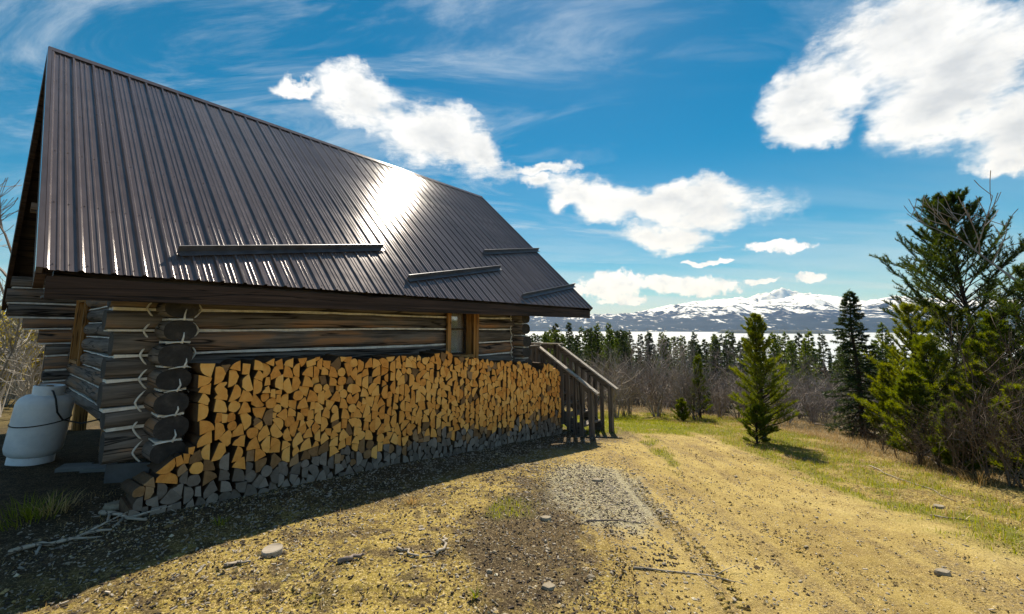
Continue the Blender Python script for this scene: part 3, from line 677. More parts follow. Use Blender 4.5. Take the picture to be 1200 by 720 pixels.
def cross_wall(t, gaps, endN, endF, mats=None):
    global sd
    for i in range(len(CB)-1):
        hi, lo = CB[i], CB[i+1]; zc = (hi+lo)/2 + CAMH; hh = (hi-lo)/2 - .004
        en = min(endN, .70 - (hi + .16 - .456)/.948)              # the upper logs stop below the roof
        a = -en - rs.uniform(-.02, .03); b = -(OFFB - en) + rs.uniform(-.03, .03)
        segs = [(a, b)]
        for (g0, g1, gh, gl) in gaps:
            if zc-CAMH < gh and zc-CAMH > gl: segs = [(a, -g0), (-g1, b)]
        tj = t + rs.uniform(-.012, .012)
        for (p0, p1) in segs:
            sd += 1; link('log', log_mesh('log', p0, p1, zc, hh, .148, 1, tj, sd), cabin)
        if i < len(CB)-2:
            if any(lo < gh-.02 and lo > gl+.02 for (_, _, gh, gl) in gaps): s2 = [(a, -gaps[0][0]), (-gaps[0][1], b)]
            else: s2 = [(a, b)]
            for (p0, p1) in s2: chink_strip(p0+.03, p1-.03, lo+CAMH, 1, tj, .10, sd, .016)
        # bead of sealant where the crossing log meets the long wall (the zigzag in the photograph)
        for side in (-1, 1):
            for offw, fs_ in ((0, 1),):
                pts = []
                for k in range(11):
                    u = -1 + 2*k/10; bow = (1 - abs(u)**1.35)
                    pts.append((tj + side*(.152 + .075*bow), -(offw + fs_*(LTH*1.0 - .016*(1-bow))), zc + (hh+.004)*u))
                b_ = MB(); b_.tube(pts, .0092, 6); b_.build('chinking', M['chink'], cabin, True)
WIN = (3.83, 4.50, .50, -.50)
long_wall(0, [WIN], lambda i: -.42 if i > 3 else (-.46 if i > 1 else -.55), lambda i: 6.02)
long_wall(OFFB, [], lambda i: (-.95, -.95, -.93, -.72, -.5, -.42, -.42, -.42, -.42)[i], lambda i: 6.02)
GWIN = (-4.50, -5.45, .52, -.62)
cross_wall(W0, [GWIN], .40, OFFB-.38)
cross_wall(W1, [], .36, OFFB-.38)
# smears of sealant on the ends of the crossing logs by the woodpile
for i in range(2, len(CB)-1):
    z = CB[i] + CAMH; b_ = MB()
    x0 = W0 + rs.uniform(-.02, .03); wv = rs.uniform(.05, .09)
    pts = [(x0-wv*1.4, -.418, z-.012), (x0-wv*.4, -.428, z+.002), (x0+wv*.6, -.428, z+.004), (x0+wv*1.2, -.416, z-.008)]
    b_.tube(pts, [.003, .007, .007, .003], 6)
    b_.tube([(x0+.02, -.43, z-.01), (x0+.03+rs.uniform(-.01, .02), -.428, z+.05), (x0+.035, -.42, z+.085+rs.uniform(0, .03))], [.011, .008, .003], 6)
    b_.build('sealant_smear', M['chink'], cabin, True)
# gable triangles of shorter logs, up to the roof
EO, EH, RO, RH = .70, .456, -2.934, 3.90                          # eave and ridge (off, h)
T0, T1 = -.98, 7.885
SL = (RH-EH)/(EO-RO)
for t in (W0, W1):
    h = CB[0]
    while h < RH - .45:
        h2_ = h + .25; half = (RH - .22 - h2_) / SL
        if half < .15: break
        sd += 1; a, b = -(RO+half), -(RO-half)
        link('log', log_mesh('log', a, b, (h+h2_)/2+CAMH, .122, .12, 1, t, sd), cabin)
        chink_strip(a+.05, b-.05, h+CAMH, 1, t, .09, sd, .014)
        h = h2_
# floor, sill skirting and posts below
mb = MB(); mb.box((.1, .12, CAMH-1.30), (W1-.1, -OFFB-.12, CAMH-1.20)); mb.build('floor', M['timber'], cabin)
for (t, off) in ((.12, -.05), (.12, -2.9), (.12, -5.7), (2.0, -.05), (3.9, -.05), (5.6, -.05), (2, -5.7), (3.9, -5.7), (5.6, -5.7)):
    x, y = loc2w(t, off); g = gz1(x, y); mb = MB(); mb.box((t-.09, -off-.09, g-.2), (t+.09, -off+.09, CAMH-1.29)); mb.build('foundation_post', M['golden'] if off < -2 else M['timber'], cabin)
mb = MB()
for (p0, p1, zb) in (((-.34, .02), (-.06, -.22), -.30),):
    a, b = Vector((p0[0], p0[1], 0)), Vector((p1[0], p1[1], 0))
    mb.beam((a.x, a.y, CAMH-1.27-.09), (b.x, b.y, CAMH-1.27-.09), .02, .17)
mb.build('skirting_sheet', M['skirt'], cabin)

# window in the long wall
def window(t0, t1, h1, h0, off, axis):
    """frame (mesh) with casing, pane and curtain as its children; axis 0 long wall, 1 gable"""
    def B(mb_, a0, a1, d0, d1, z0, z1):
        if axis == 0: mb_.box((a0, d0, z0+CAMH), (a1, d1, z1+CAMH))
        else: mb_.box((d0, a0, z0+CAMH), (d1, a1, z1+CAMH))
    f = MB(); w = .05
    yo, yi = (-off-.15, -off+.13) if axis == 0 else (W0-.15, W0+.13)
    B(f, t0, t0+w, yo, yi, h0, h1); B(f, t1-w, t1, yo, yi, h0, h1); B(f, t0+w, t1-w, yo, yi, h1-w, h1); B(f, t0+w, t1-w, yo-.02, yi, h0, h0+w)
    wo_ = f.build('window', M['golden'], cabin)
    c = MB(); B(c, t0-.045, t0+.004, yo-.018, yo+.02, h0-.02, h1); c.build('casing', M['golden'], wo_)
    c = MB(); B(c, t1-.004, t1+.06, yo-.018, yo+.02, h0-.02, h1); c.build('casing', M['golden'], wo_)
    ym = yi-.06
    s = MB()
    for a0, a1, z0, z1 in ((t0+w, t0+w+.03, h0+w, h1-w), (t1-w-.03, t1-w, h0+w, h1-w), (t0+w+.03, t1-w-.03, h0+w, h0+w+.03), (t0+w+.03, t1-w-.03, h1-w-.03, h1-w), (t0+w+.03, t1-w-.03, -.03, -.006)):
        B(s, a0, a1, ym-.02, ym+.02, z0, z1)
    s.build('sash', M['timber'], wo_)
    g = MB(); B(g, t0+w+.03, t1-w-.03, ym-.003, ym+.003, h0+w+.03, h1-w-.03); g.build('pane', M['glass'], wo_)
    if axis == 0:
        cu = MB(); n = 40; vs = []; a, b = t0+.34, t1+.03
        for i in range(n+1):
            u = a + (b-a)*i/n; yv = yi + .05 + .018*sin(i*1.35)
            vs += [(u, yv, h0+.02+CAMH), (u + .03*(1-i/n), yv, h1-.02+CAMH)]
        cu.add(vs, [(2*i, 2*i+2, 2*i+3, 2*i+1) for i in range(n)]); cu.build('curtain', M['curtain'], wo_, True)
window(WIN[0]+.005, WIN[1]-.005, .42, -.52, 0, 0)
window(-GWIN[0]+.005, -GWIN[1]-.005, .50, -.60, 0, 1)
# the ends of the cut logs and the room behind
mb = MB(); mb.box((.2, 1.6, CAMH-1.19), (W1-.2, 1.66, CAMH+1.0)); mb.build('inner_partition', M['dark'], cabin)

# roof
roof = MB()
up = Vector((0, -(SL), 1)).normalized()                            # slope normals in the cabin frame: y = -off
def slope_pt(t, s, side, lift=0.0):
    """s: 0 at ridge, 1 at eave; side +1 near slope"""
    off = RO + (EO-RO)*s*side; h = RH + (EH-RH)*s
    n = Vector((0, -SL*side, 1)).normalized()
    return Vector((t, -off, h+CAMH)) + n*lift
def slab(mb_, t0, t1, s0, s1, side, l0, l1, mi=0):
    vs = [slope_pt(t0, s0, side, l0), slope_pt(t1, s0, side, l0), slope_pt(t1, s1, side, l0), slope_pt(t0, s1, side, l0),
          slope_pt(t0, s0, side, l1), slope_pt(t1, s0, side, l1), slope_pt(t1, s1, side, l1), slope_pt(t0, s1, side, l1)]
    mb_.add(vs, [(0,1,2,3),(7,6,5,4),(0,4,5,1),(1,5,6,2),(2,6,7,3),(3,7,4,0)], mi)
slab(roof, T0+.03, T1-.03, .012, .985, 1, -.055, -.012); slab(roof, T0+.03, T1-.03, .012, .985, -1, -.055, -.012)
roof_o = roof.build('roof', M['timber'], cabin)
RIB = (T1-T0)/44.0
def panel_mesh(side):
    hgt = .019; prof = [(0, 0), (.012, 0), (.026, hgt), (.044, hgt), (.058, 0)]
    w = RIB; q = (w-.058)
    for c in (.058+q*.33, .058+q*.66): prof += [(c-.012, 0), (c-.006, .006), (c+.006, .006), (c+.012, 0)]
    prof += [(w, 0)]
    n = len(prof); vs = []; mbp = MB(); cuts = [0.0, .22, .55, .82, 1.0]
    for s in cuts:
        for x, z in prof: vs.append(slope_pt(x, s, side, z-.003))
    base = len(vs)
    for s in cuts:
        for x, z in prof: vs.append(slope_pt(x, s, side, z-.006))
    fs = []; nc = len(cuts)
    for c in range(nc-1):
        for i in range(n-1):
            fs.append((c*n+i, c*n+i+1, (c+1)*n+i+1, (c+1)*n+i)); fs.append((base+c*n+i, base+(c+1)*n+i, base+(c+1)*n+i+1, base+c*n+i+1))
    for i in range(n-1):
        fs.append(((nc-1)*n+i, (nc-1)*n+i+1, base+(nc-1)*n+i+1, base+(nc-1)*n+i))
    mbp.add(vs, fs); me = mbp.mesh('roof_panel', M['roof'])
    bm = bmesh.new(); bm.from_mesh(me); bmesh.ops.recalc_face_normals(bm, faces=bm.faces[:]); bm.to_mesh(me); bm.free()
    return me
pm = {1: panel_mesh(1), -1: panel_mesh(-1)}
for side in (1, -1):
    for k in range(44):
        o = link('roof_panel', pm[side], roof_o, (T0 + k*RIB, 0, 0))
        o.rotation_euler = (0, 0, 0); o.scale = (1, 1, 1)
mb = MB()                                                          # ridge cap and edge flashing
vs = []
for t in (T0-.01, T1+.01):
    for s, side, l in ((.020, 1, .020), (.0, 1, .030), (.020, -1, .020)): vs.append(slope_pt(t, s, side, l))
for t in (T0-.01, T1+.01):
    for s, side, l in ((.020, 1, .014), (.0, 1, .022), (.020, -1, .014)): vs.append(slope_pt(t, s, side, l))
mb.add(vs, [(0,1,4,3),(1,2,5,4),(6,9,10,7),(7,10,11,8),(0,3,9,6),(2,8,11,5),(0,6,7,1),(1,7,8,2),(3,4,10,9),(4,5,11,10)]); mb.build('ridge_cap', M['roof'], roof_o)
for t, sgn in ((T0, -1), (T1, 1)):
    for side in (1, -1):
        mb = MB(); slab(mb, t-.045 if sgn > 0 else t-.012, t+.012 if sgn > 0 else t+.045, .004, 1.0, side, -.20, -.052); mb.build('rake_board', M['fascia'], roof_o)
        mb = MB(); slab(mb, t-.022 if sgn > 0 else t-.016, t+.016 if sgn > 0 else t+.022, .0, 1.0, side, -.04, .020); mb.build('rake_flashing', M['roof'], roof_o)
for side in (1, -1):
    e = EO if side > 0 else 2*RO-EO
    yv = -e; s_ = 1 if side > 0 else -1
    mb = MB(); mb.box((T0+.05, min(yv+.035*s_, yv+.075*s_), EH+CAMH-.225), (T1-.05, max(yv+.035*s_, yv+.075*s_), EH+CAMH-.045)); mb.build('fascia', M['fascia'], roof_o)
    y0, y1 = sorted((yv+.078*s_, yv+(.55)*s_))
    nb = 4; bw = (y1-y0)/nb
    for k in range(nb):
        mb = MB(); mb.box((T0+.06, y0+k*bw+.004, EH+CAMH-.205), (T1-.06, y0+(k+1)*bw-.004, EH+CAMH-.185)); mb.build('soffit_board', M['fascia'], roof_o)
# purlins carrying the gable overhang
for off in (.42, -1.2, RO, 2*RO+1.2, 2*RO-.42):
    h = RH - abs(off-RO)*SL - .32
    mb = MB(); n = 8; mb.tube([L3(T0+.10 + (T1-T0-.2)*i/n, off, h) for i in range(n+1)], [.085 + .006*sin(i*2.1) for i in range(n+1)], 12); mb.build('purlin', M['log_x'], cabin, True)
# angle-iron diverters lying askew on the near slope
def on_slope(px, py):
    o3 = Vector((A0[0], A0[1], 0)); R3 = Matrix.Rotation(-CRZ, 3, 'Z')
    c = R3 @ (Vector((0, 0, CAMH)) - o3); d = R3 @ Vector(ray(px, py))
    n = Vector((0, -SL, 1)).normalized(); p0 = slope_pt(0, .5, 1)
    return c + d * ((p0-c).dot(n) / d.dot(n))
nrm = Vector((0, -SL, 1)).normalized()
for (a, b) in (((207, 297), (447, 292)), ((476, 328), (585, 315)), ((565, 297), (630, 294)), ((610, 348.5), (672, 335.5))):
    pa, pb = on_slope(*a), on_slope(*b); d = (pb-pa).normalized(); u = nrm; w_ = d.cross(u).normalized()
    if w_.z > 0: w_ = -w_
    mb = MB(); i0 = pa - u*.010; 
    mb.beam(pa + u*.050, pb + u*.050, .008, .09, 0, u); mb.beam(pa + u*.022 + w_*.036, pb + u*.022 + w_*.036, .07, .006, 0, u)
    mb.build('snow_diverter', M['angle'], roof_o)
# rows of roofing screws: too small to pick apart
mb = MB()
for s in (.985, .80, .60, .40, .22, .05):
    for k in range(44):
        for dx_ in (.075, .17):
            c = slope_pt(T0+k*RIB+dx_, s + rs.uniform(-.002, .002), 1, 0.0)
            vs = [c + Vector((cos(q)*.0075, sin(q)*.0075*.7, sin(q)*-.0075*.0)) + nrm*0 for q in (0, 1.57, 3.14, 4.71)] + [c + nrm*.006]
            mb.add(vs, [(0,1,4),(1,2,4),(2,3,4),(3,0,4)])
o = mb.build('roofing_screws', M['screw'], roof_o); o['kind'] = 'stuff'

# ------------------------------------------------------------------ porch deck and stairs (cabin frame)
def plank(mb_, a, b, w, h, up=(0,0,1)): mb_.beam(a, b, w, h, 0, up, .004)
DECK = -1.30; RT = -.39
TS0, TS1 = 6.82, 7.70                                             # the two sides of the stairs
deck = empty('porch_deck', (A0[0], A0[1], 0), CRZ, 'weathered timber porch deck with baluster railing at cabin gable end', 'deck')
DY0, DY1 = .12, 2.9
k = 0; y = DY0
while y < DY1:
    mb = MB(); plank(mb, (6.06, y+.065, DECK+CAMH-.018), (7.86, y+.065, DECK+CAMH-.018), .13, .036); mb.build('deck_board', M['deck_x'], deck); y += .137
for yy in (DY0+.03, DY1-.05):
    mb = MB(); plank(mb, (6.05, yy, DECK+CAMH-.12), (7.84, yy, DECK+CAMH-.12), .04, .15); mb.build('joist', M['deck_x'], deck)
mb = MB(); plank(mb, (7.83, DY0, DECK+CAMH-.12), (7.83, DY1, DECK+CAMH-.12), .04, .15); mb.build('joist', M['deck_y'], deck)
for (t, yy) in ((7.78, DY0+.05), (7.78, DY1-.05), (6.1, DY1-.05), (6.12, DY0+.05)):
    x, y_ = loc2w(t, -yy); mb = MB(); mb.box((t-.045, yy-.045, gz1(x, y_)-.2), (t+.045, yy+.045, CAMH+(RT-.02 if t > 7 or yy < 1 else DECK-.04))); mb.build('post', M['deck_z'], deck)
rail = MB(); plank(rail, (7.78, DY0-.06, CAMH+RT), (7.78, DY1+.02, CAMH+RT), .13, .036); rail.build('top_rail', M['rail'], deck)
rail = MB(); plank(rail, (7.78, DY0+.09, CAMH+RT-.07), (7.78, DY1-.1, CAMH+RT-.07), .036, .085); rail.build('rail_board', M['deck_y'], deck)
rail = MB(); plank(rail, (7.78, DY0+.09, CAMH+DECK+.11), (7.78, DY1-.1, CAMH+DECK+.11), .036, .085); rail.build('rail_board', M['deck_y'], deck)
y = DY0+.17
while y < DY1-.15:
    mb = MB(); plank(mb, (7.755, y, CAMH+DECK+.07), (7.755, y, CAMH+RT-.03), .04, .04, (1,0,0)); mb.build('baluster', M['deck_z'], deck); y += .135
# short piece of railing between the corner and the stairs
mb = MB(); plank(mb, (6.10, DY0, CAMH+RT-.01), (TS0, DY0, CAMH+RT-.01), .10, .036); mb.build('top_rail', M['deck_x'], deck)
for i in range(4):
    tt = 6.24 + i*.145; mb = MB(); plank(mb, (tt, DY0, CAMH+DECK), (tt, DY0, CAMH+RT-.03), .04, .04, (1,0,0)); mb.build('baluster', M['deck_z'], deck)

gx, gy = loc2w((TS0+TS1)/2, 1.25); GST = gz1(gx, gy)
stairs = empty('wooden_stairs', (A0[0], A0[1], 0), CRZ, 'weathered wooden stairs with balustrades leading up to the porch', 'stairs')
OFF_B = 1.20; Z_T = CAMH+DECK; NST = 5
rise = (Z_T - GST - .02)/NST; run = .265
for k in range(1, NST):
    z = Z_T - rise*k; off0 = -.10 + run*(k-1)
    for j in range(2):
        mb = MB(); yy = -(off0 + .067 + j*.135); plank(mb, (TS0+.03, yy, z-.018), (TS1-.03, yy, z-.018), .125, .036); mb.build('tread', M['deck_x'], stairs)
sl = Vector((0, -run, -rise)).normalized()
for t in (TS0+.045, TS1-.045):
    a = Vector((t, .12, Z_T-.16)); L_ = (a.z - GST)/(-sl.z) - .02
    b = a + sl*L_
    mb = MB(); plank(mb, a, b, .04, .24, (0, -sl.z, sl.y) if False else (0, sl.z*-1, sl.y*1) ); mb.build('stringer', M['deck_y'], stairs)
rt_top, rt_bot = Vector((0, .14, CAMH-.40)), Vector((0, -1.36, CAMH-1.33))
rd = (rt_bot-rt_top).normalized()
def rail_z(off): u = (-off - rt_top.y)/(rt_bot.y-rt_top.y); return rt_top.z + (rt_bot.z-rt_top.z)*u
def str_z(off): return Z_T - .16 + (rise/run)*-(off+.12)
nup = Vector((0, rd.z, -rd.y)); nup = nup if nup.z > 0 else -nup
for t in (TS0, TS1):
    X = Vector((t, 0, 0))
    mb = MB(); plank(mb, rt_top+X, rt_bot+X, .12, .036, nup); mb.build('handrail', M['rail'], stairs)
    mb = MB(); plank(mb, rt_top+X-nup*.075+rd*.08, rt_bot+X-nup*.075-rd*.14, .036, .10, nup); mb.build('rail_board', M['deck_y'], stairs)
    x, y_ = loc2w(t, OFF_B)
    mb = MB(); mb.box((t-.045, -OFF_B-.045, gz1(x, y_)-.15), (t+.045, -OFF_B+.045, rail_z(OFF_B)-.018)); mb.build('newel_post', M['deck_z'], stairs)
    mb = MB(); mb.box((t-.045, .09, Z_T-.2), (t+.045, .18, rail_z(-.13)-.016)); mb.build('newel_post', M['deck_z'], stairs)
    for i in range(7):
        off = .03 + i*.158
        mb = MB(); sgn = -1 if t == TS0 else 1
        plank(mb, (t+sgn*.012, -off, str_z(off)-.14), (t+sgn*.012, -off, rail_z(off)-.03), .04, .085, (0,1,0)); mb.build('baluster', M['deck_z'], stairs)

# ------------------------------------------------------------------ woodpile: split logs dropped one by one onto the heap
FOFF = .52                                                        # how far the pile stands out from the wall
def build_pile():
    rg = random.Random(4); RES = .008; TA, TB = -.26, 6.78
    nx = int((TB-TA)/RES)
    ts = TA + (np.arange(nx)+.5)*RES
    gx_, gy_ = A0[0]+Dv[0]*ts+Mv[0]*(FOFF), A0[1]+Dv[1]*ts+Mv[1]*(FOFF)
    base = gz(gx_, gy_) - .02
    H = base.copy()
    top = np.interp(ts, [-.26, -.02, .17, .19, 1.2, 2.2, 2.9, 3.25, 3.45, 3.7, 4.4, 5.0, 5.6, 5.95, 6.1, 6.3, 6.6, 6.78],
                    [-1.52, -1.33, -1.20, -.42, -.40, -.45, -.47, -.45, -.42, -.52, -.60, -.66, -.73, -.93, -.80, -.78, -.90, -1.02]) + CAMH
    # shapes: list of polygons (x,z) about their centroid
    def arc(r, a0, a1, n): return [(r*cos(a0+(a1-a0)*i/n), r*sin(a0+(a1-a0)*i/n)) for i in range(n+1)]
    shapes = []; kinds = []
    for k in range(60):
        r = rg.uniform(.077, .130); kind = rg.random()
        if kind < .74:                                            # wedge with a bark back
            a = radians(rg.uniform(45, 95)); po = [(0, 0)] + arc(r*rg.uniform(.95, 1.05), -a/2, a/2, 6)
        elif kind < .84: r *= .68; po = arc(r, 0, pi, 9)            # half round
        elif kind < .90: r *= .46; po = arc(r, 0, 2*pi*13/14, 13)   # small round
        else:                                                     # split billet
            w, h = r*rg.uniform(.75, 1.0), r*rg.uniform(.5, .8); po = [(-w/2, -h/2), (w/2*rg.uniform(.7, 1), -h/2*rg.uniform(.6, 1)), (w/2, h/2*rg.uniform(.5, 1)), (-w/2*rg.uniform(.6, 1), h/2)]
        kinds.append('wedge shaped' if kind < .74 else 'half round' if kind < .84 else 'round' if kind < .90 else 'squarish split')
        po = [(x+rg.uniform(-.006, .006), z+rg.uniform(-.006, .006)) for x, z in po]
        cx_ = sum(p_[0] for p_ in po)/len(po); cz_ = sum(p_[1] for p_ in po)/len(po)
        shapes.append(np.array([(x-cx_, z-cz_) for x, z in po]))
    # rasterised bottoms and tops at a set of turns
    NR = 20; raster = {}
    for si, po in enumerate(shapes):
        for ri in range(NR):
            a = 2*pi*ri/NR; c, s = cos(a), sin(a); Q = po @ np.array([[c, s], [-s, c]])
            x0 = Q[:, 0].min(); w = int(np.ceil((Q[:, 0].max()-x0)/RES)); xs = x0 + (np.arange(w)+.5)*RES
            lo = np.full(w, 9.); hi = np.full(w, -9.)
            for i in range(len(Q)):
                p_, q_ = Q[i], Q[(i+1) % len(Q)]
                if abs(p_[0]-q_[0]) < 1e-9: continue
                u = (xs-p_[0])/(q_[0]-p_[0]); ok = (u >= -.02) & (u <= 1.02); z = p_[1]+(q_[1]-p_[1])*u
                lo[ok] = np.minimum(lo[ok], z[ok]); hi[ok] = np.maximum(hi[ok], z[ok])
            bad = lo > 8; lo[bad] = 0; hi[bad] = 0
            raster[si, ri] = (w, x0, lo, hi, float((hi-lo).sum()))
    placed = []; keys = list(raster.keys()); GAP = .003
    for step in range(2400):
        room = top - H
        room[:4] = -1; room[-4:] = -1
        ph1, ph2 = rg.uniform(0, 6.28), rg.uniform(0, 6.28)
        i0 = int(np.argmin(np.where(room > .05, H - base + .09*np.sin(ts*2.3+ph1) + .05*np.sin(ts*9.7+ph2), 1e9)))
        if room[i0] < .05: break
        best = None
        for (si, ri) in rg.sample(keys, 70):
            w, x0, lo, hi, ar = raster[si, ri]
            for sh in (0, w//4, w//2, 3*w//4, w-1):
                a = i0 - sh
                if a < 0 or a+w > nx: continue
                seg = H[a:a+w]; z = float((seg-lo).max()) + GAP
                if float((z+hi-top[a:a+w]).max()) > .07: continue
                waste = float(((z+lo)-seg).sum())
                cost = waste/ar*1.0 + (z+hi.max()-seg.min())*1.2 - ar*RES*6 + rg.random()*.16
                if best is None or cost < best[0]: best = (cost, si, ri, a, z)
        if best is None:
            top[max(0, i0-2):i0+3] = H[max(0, i0-2):i0+3]; continue
        _, si, ri, a, z = best; w, x0, lo, hi, ar = raster[si, ri]
        H[a:a+w] = np.maximum(H[a:a+w], z+hi)
        xc = TA + a*RES - x0
        placed.append((si, ri, xc, z, z - float(np.interp(xc, ts, base))))
    return shapes, NR, placed, kinds
shapes, NR, placed, shape_kind = build_pile()
print('firewood pieces', len(placed))
FW_M = [M['fw_end'], M['fw_bark'], M['fw_mid'], M['fw_grey']]
def fw_geo(po, endmat, rg=None):
    """split log: front end at y=0, length along +y, slightly irregular cut"""
    n = len(po); vs = []; fs = []; mi = []
    ins = .0035
    for (y, k) in ((0.0, .955), (.007, 1.0), (.40, 1.0)):
        for x, z in po: vs.append((x*k*1.045, y, z*k*1.045))
    fs.append(tuple(range(n))); mi.append(endmat)
    for r_ in range(2):
        for i in range(n):
            j = (i+1) % n; fs.append((r_*n+i, (r_+1)*n+i, (r_+1)*n+j, r_*n+j)); mi.append(endmat if r_ == 0 else 1)
    fs.append(tuple(range(3*n-1, 2*n-1, -1))); mi.append(1)
    return vs, fs, mi
def fw_mesh(po, endmat):
    vs, fs, mi = fw_geo(po, endmat); me = bpy.data.meshes.new('firewood_log'); me.from_pydata(vs, [], fs)
    for m_ in FW_M: me.materials.append(m_)
    me.polygons.foreach_set('material_index', mi)
    bm = bmesh.new(); bm.from_mesh(me); bmesh.ops.recalc_face_normals(bm, faces=bm.faces[:]); bm.to_mesh(me); bm.free(); return me
fwm = {}
rf = random.Random(9)
order = sorted(range(len(placed)), key=lambda i: placed[i][2])       # the nearest ones show largest
rest = MB()
Rz = Matrix.Rotation(CRZ, 4, 'Z'); base_M = Matrix.Translation((A0[0], A0[1], 0)) @ Rz
for rank, idx in enumerate(order):
    si, ri, xc, z, hb = placed[idx]
    lim = .29 + .05*sin(xc*2.3) + rf.gauss(0, .07)
    em = 3 if hb < lim - .03 else (2 if hb < lim + .055 else 0)
    if em == 0 and rf.random() < .045: em = 2
    a = 2*pi*ri/NR; yj = -FOFF + abs(rf.gauss(0, .020)) - .5*max(0, .25-hb)*.25
    Mx = base_M @ Matrix.Translation((xc, yj, z)) @ Matrix.Rotation(-a, 4, 'Y') @ Matrix.Rotation(rf.uniform(-.05, .05), 4, 'Z') @ Matrix.Rotation(rf.uniform(-.05, .05), 4, 'X')
    zone = 'at the stack end by the log corner' if xc < .75 else ('in the left part of the stack' if xc < 2.0 else 'toward the middle of the stack')
    row = 'upper rows' if hb > .78 else 'middle rows'
    if rank < 300:
        if (si, em) not in fwm: fwm[si, em] = fw_mesh(shapes[si], em)
        o = link('firewood_log', fwm[si, em]); o.matrix_world = Mx
        tone = {0: 'orange', 2: 'dull brown', 3: 'grey weathered'}[em]; kd = shape_kind[si]
        lb = f'{tone} {kd} firewood log {zone}' + (f', {row}' if em == 0 else ', lowest rows' if em == 3 else ''); tag(o, lb, 'firewood', lb)
    else:
        vs, fs, mi = fw_geo(shapes[si], em); b = len(rest.v)
        rest.v.extend([tuple(Mx @ Vector(p_)) for p_ in vs]); rest.f.extend([tuple(b+i for i in f) for f in fs]); rest.m.extend(mi)
me = rest.mesh('firewood_stack', FW_M)
bm = bmesh.new(); bm.from_mesh(me); bmesh.ops.recalc_face_normals(bm, faces=bm.faces[:]); bm.to_mesh(me); bm.free()
o = link('firewood_stack', me); tag(o, 'far end of the split firewood stack beside the stairs', 'firewood', kind='stuff')

# ------------------------------------------------------------------ propane tank
tx, ty = -6.13, 5.72; tz = gz1(tx, ty)
tank = empty('propane_tank', (tx, ty, tz), 0, 'pale grey propane tank strapped beside the cabin gable', 'propane tank', rot=(radians(-2), radians(5.5), 0))
R_ = .268; Hb = .82
mb = MB(); prof = [(.0, .07), (.14, .075), (.21, .095), (.25, .13), (R_, .19)] + [(R_, .19 + (Hb-.30)*k/4) for k in range(1, 5)] + [(.262, Hb-.07), (.24, Hb-.025), (.20, Hb+.01), (.12, Hb+.03), (0, Hb+.035)]
mb.lathe(prof, 40); mb.build('body', M['tank'], tank, True)
mb = MB(); mb.lathe([(.215, .0), (.215, .11), (.207, .11), (.207, 0), (.215, 0)], 36); mb.build('foot_ring', M['tank'], tank, True)
mb = MB(); n = 30                                                # guard collar, open at the side
vs = []; fs = []
for i in range(n+1):
    q = radians(-130) + radians(310)*i/n
    for r_, z_ in ((.145, Hb-.01), (.150, Hb+.13), (.14, Hb+.142), (.132, Hb+.13), (.132, Hb-.01)): vs.append((r_*cos(q), r_*sin(q), z_))
for i in range(n):
    for k in range(4): fs.append((i*5+k, i*5+k+1, (i+1)*5+k+1, (i+1)*5+k))
mb.add(vs, fs); mb.build('collar', M['tank'], tank, True)
mb = MB(); mb.tube([(0, 0, Hb+.03), (0, 0, Hb+.11)], .028, 12); mb.tube([(-.0, 0, Hb+.08), (.09, -.05, Hb+.085)], .016, 10); mb.lathe([(0, Hb+.135), (.035, Hb+.135), (.04, Hb+.12), (.035, Hb+.105), (0, Hb+.105)], 14); mb.build('valve', M['brass'], tank, True)
mb = MB(); mb.tube([(R_*1.012*cos(2*pi*k/40), R_*1.012*sin(2*pi*k/40), .52 + .05*cos(2*pi*k/40 - 1.2)) for k in range(41)], .007, 6); mb.build('strap', M['rubber'], tank, True)
mb = MB(); mb.tube([(.08, -.05, Hb+.085), (.17, -.11, Hb+.09), (.25, -.13, Hb+.0), (.29, -.11, Hb-.16), (.31, -.04, Hb-.26), (.50, .03, Hb-.30), (.80, .10, Hb-.20)], .010, 8); mb.build('hose', M['rubber'], tank, True)

# ------------------------------------------------------------------ loose things lying about
def stick(pxa, pxb, rad, label, mat='stick', bend=.03, name='stick', fork=False, cat='stick'):
    a = on_ground(*pxa); b = on_ground(*pxb); r = random.Random(int(pxa[0]*7+pxa[1]))
    n = 7; pts = []
    for i in range(n+1):
        u = i/n; x = a[0]+(b[0]-a[0])*u + r.uniform(-1, 1)*bend; y = a[1]+(b[1]-a[1])*u + r.uniform(-1, 1)*bend
        pts.append((x, y, gz1(x, y)+rad*.8 + r.uniform(0, .008)))
    o3 = Vector(pts[0]); pts = [Vector(p_)-o3 for p_ in pts]
    mb_ = MB(); mb_.tube(pts, [rad*(1-.55*i/n) for i in range(n+1)], 7)
    if fork:
        for q in (2, 4, 5):
            d = (pts[q+1]-pts[q]).normalized(); s_ = Vector((-d.y, d.x, .25))*(1 if q % 2 else -1)
            mb_.tube([pts[q], pts[q]+(d*.6+s_*.6)*.13, pts[q]+(d*.9+s_*.8)*.24], [rad*.6, rad*.45, rad*.2], 6)
    tag(mb_.build(name, M[mat], None, True, o3), label, cat); 
stick((8, 648), (130, 620), .018, 'long pale dead branch in the shade left of the woodpile', bend=.04, fork=True)
stick((115, 601), (168, 609), .022, 'short pale forked stick by the foot of the woodpile', fork=True)
stick((125, 590), (205, 597), .010, 'thin dark twig beside the flat stone in the shade')
stick((398, 660), (430, 654), .020, 'short dark brown stick in the sunny foreground dirt', 'bare')
stick((264, 663), (288, 661), .014, 'small pale stick left of the wood slice')
stick((468, 647), (490, 657), .012, 'small pale sliver of wood right of the dark stick')
stick((515, 650), (524, 634), .013, 'upright lying pale splinter in the brown dirt')
stick((690, 612), (760, 613), .008, 'thin dark twig on the gravel patch', 'bare')
stick((740, 668), (880, 686), .007, 'thin pale forked twig in the tyre track', bend=.02, fork=True)
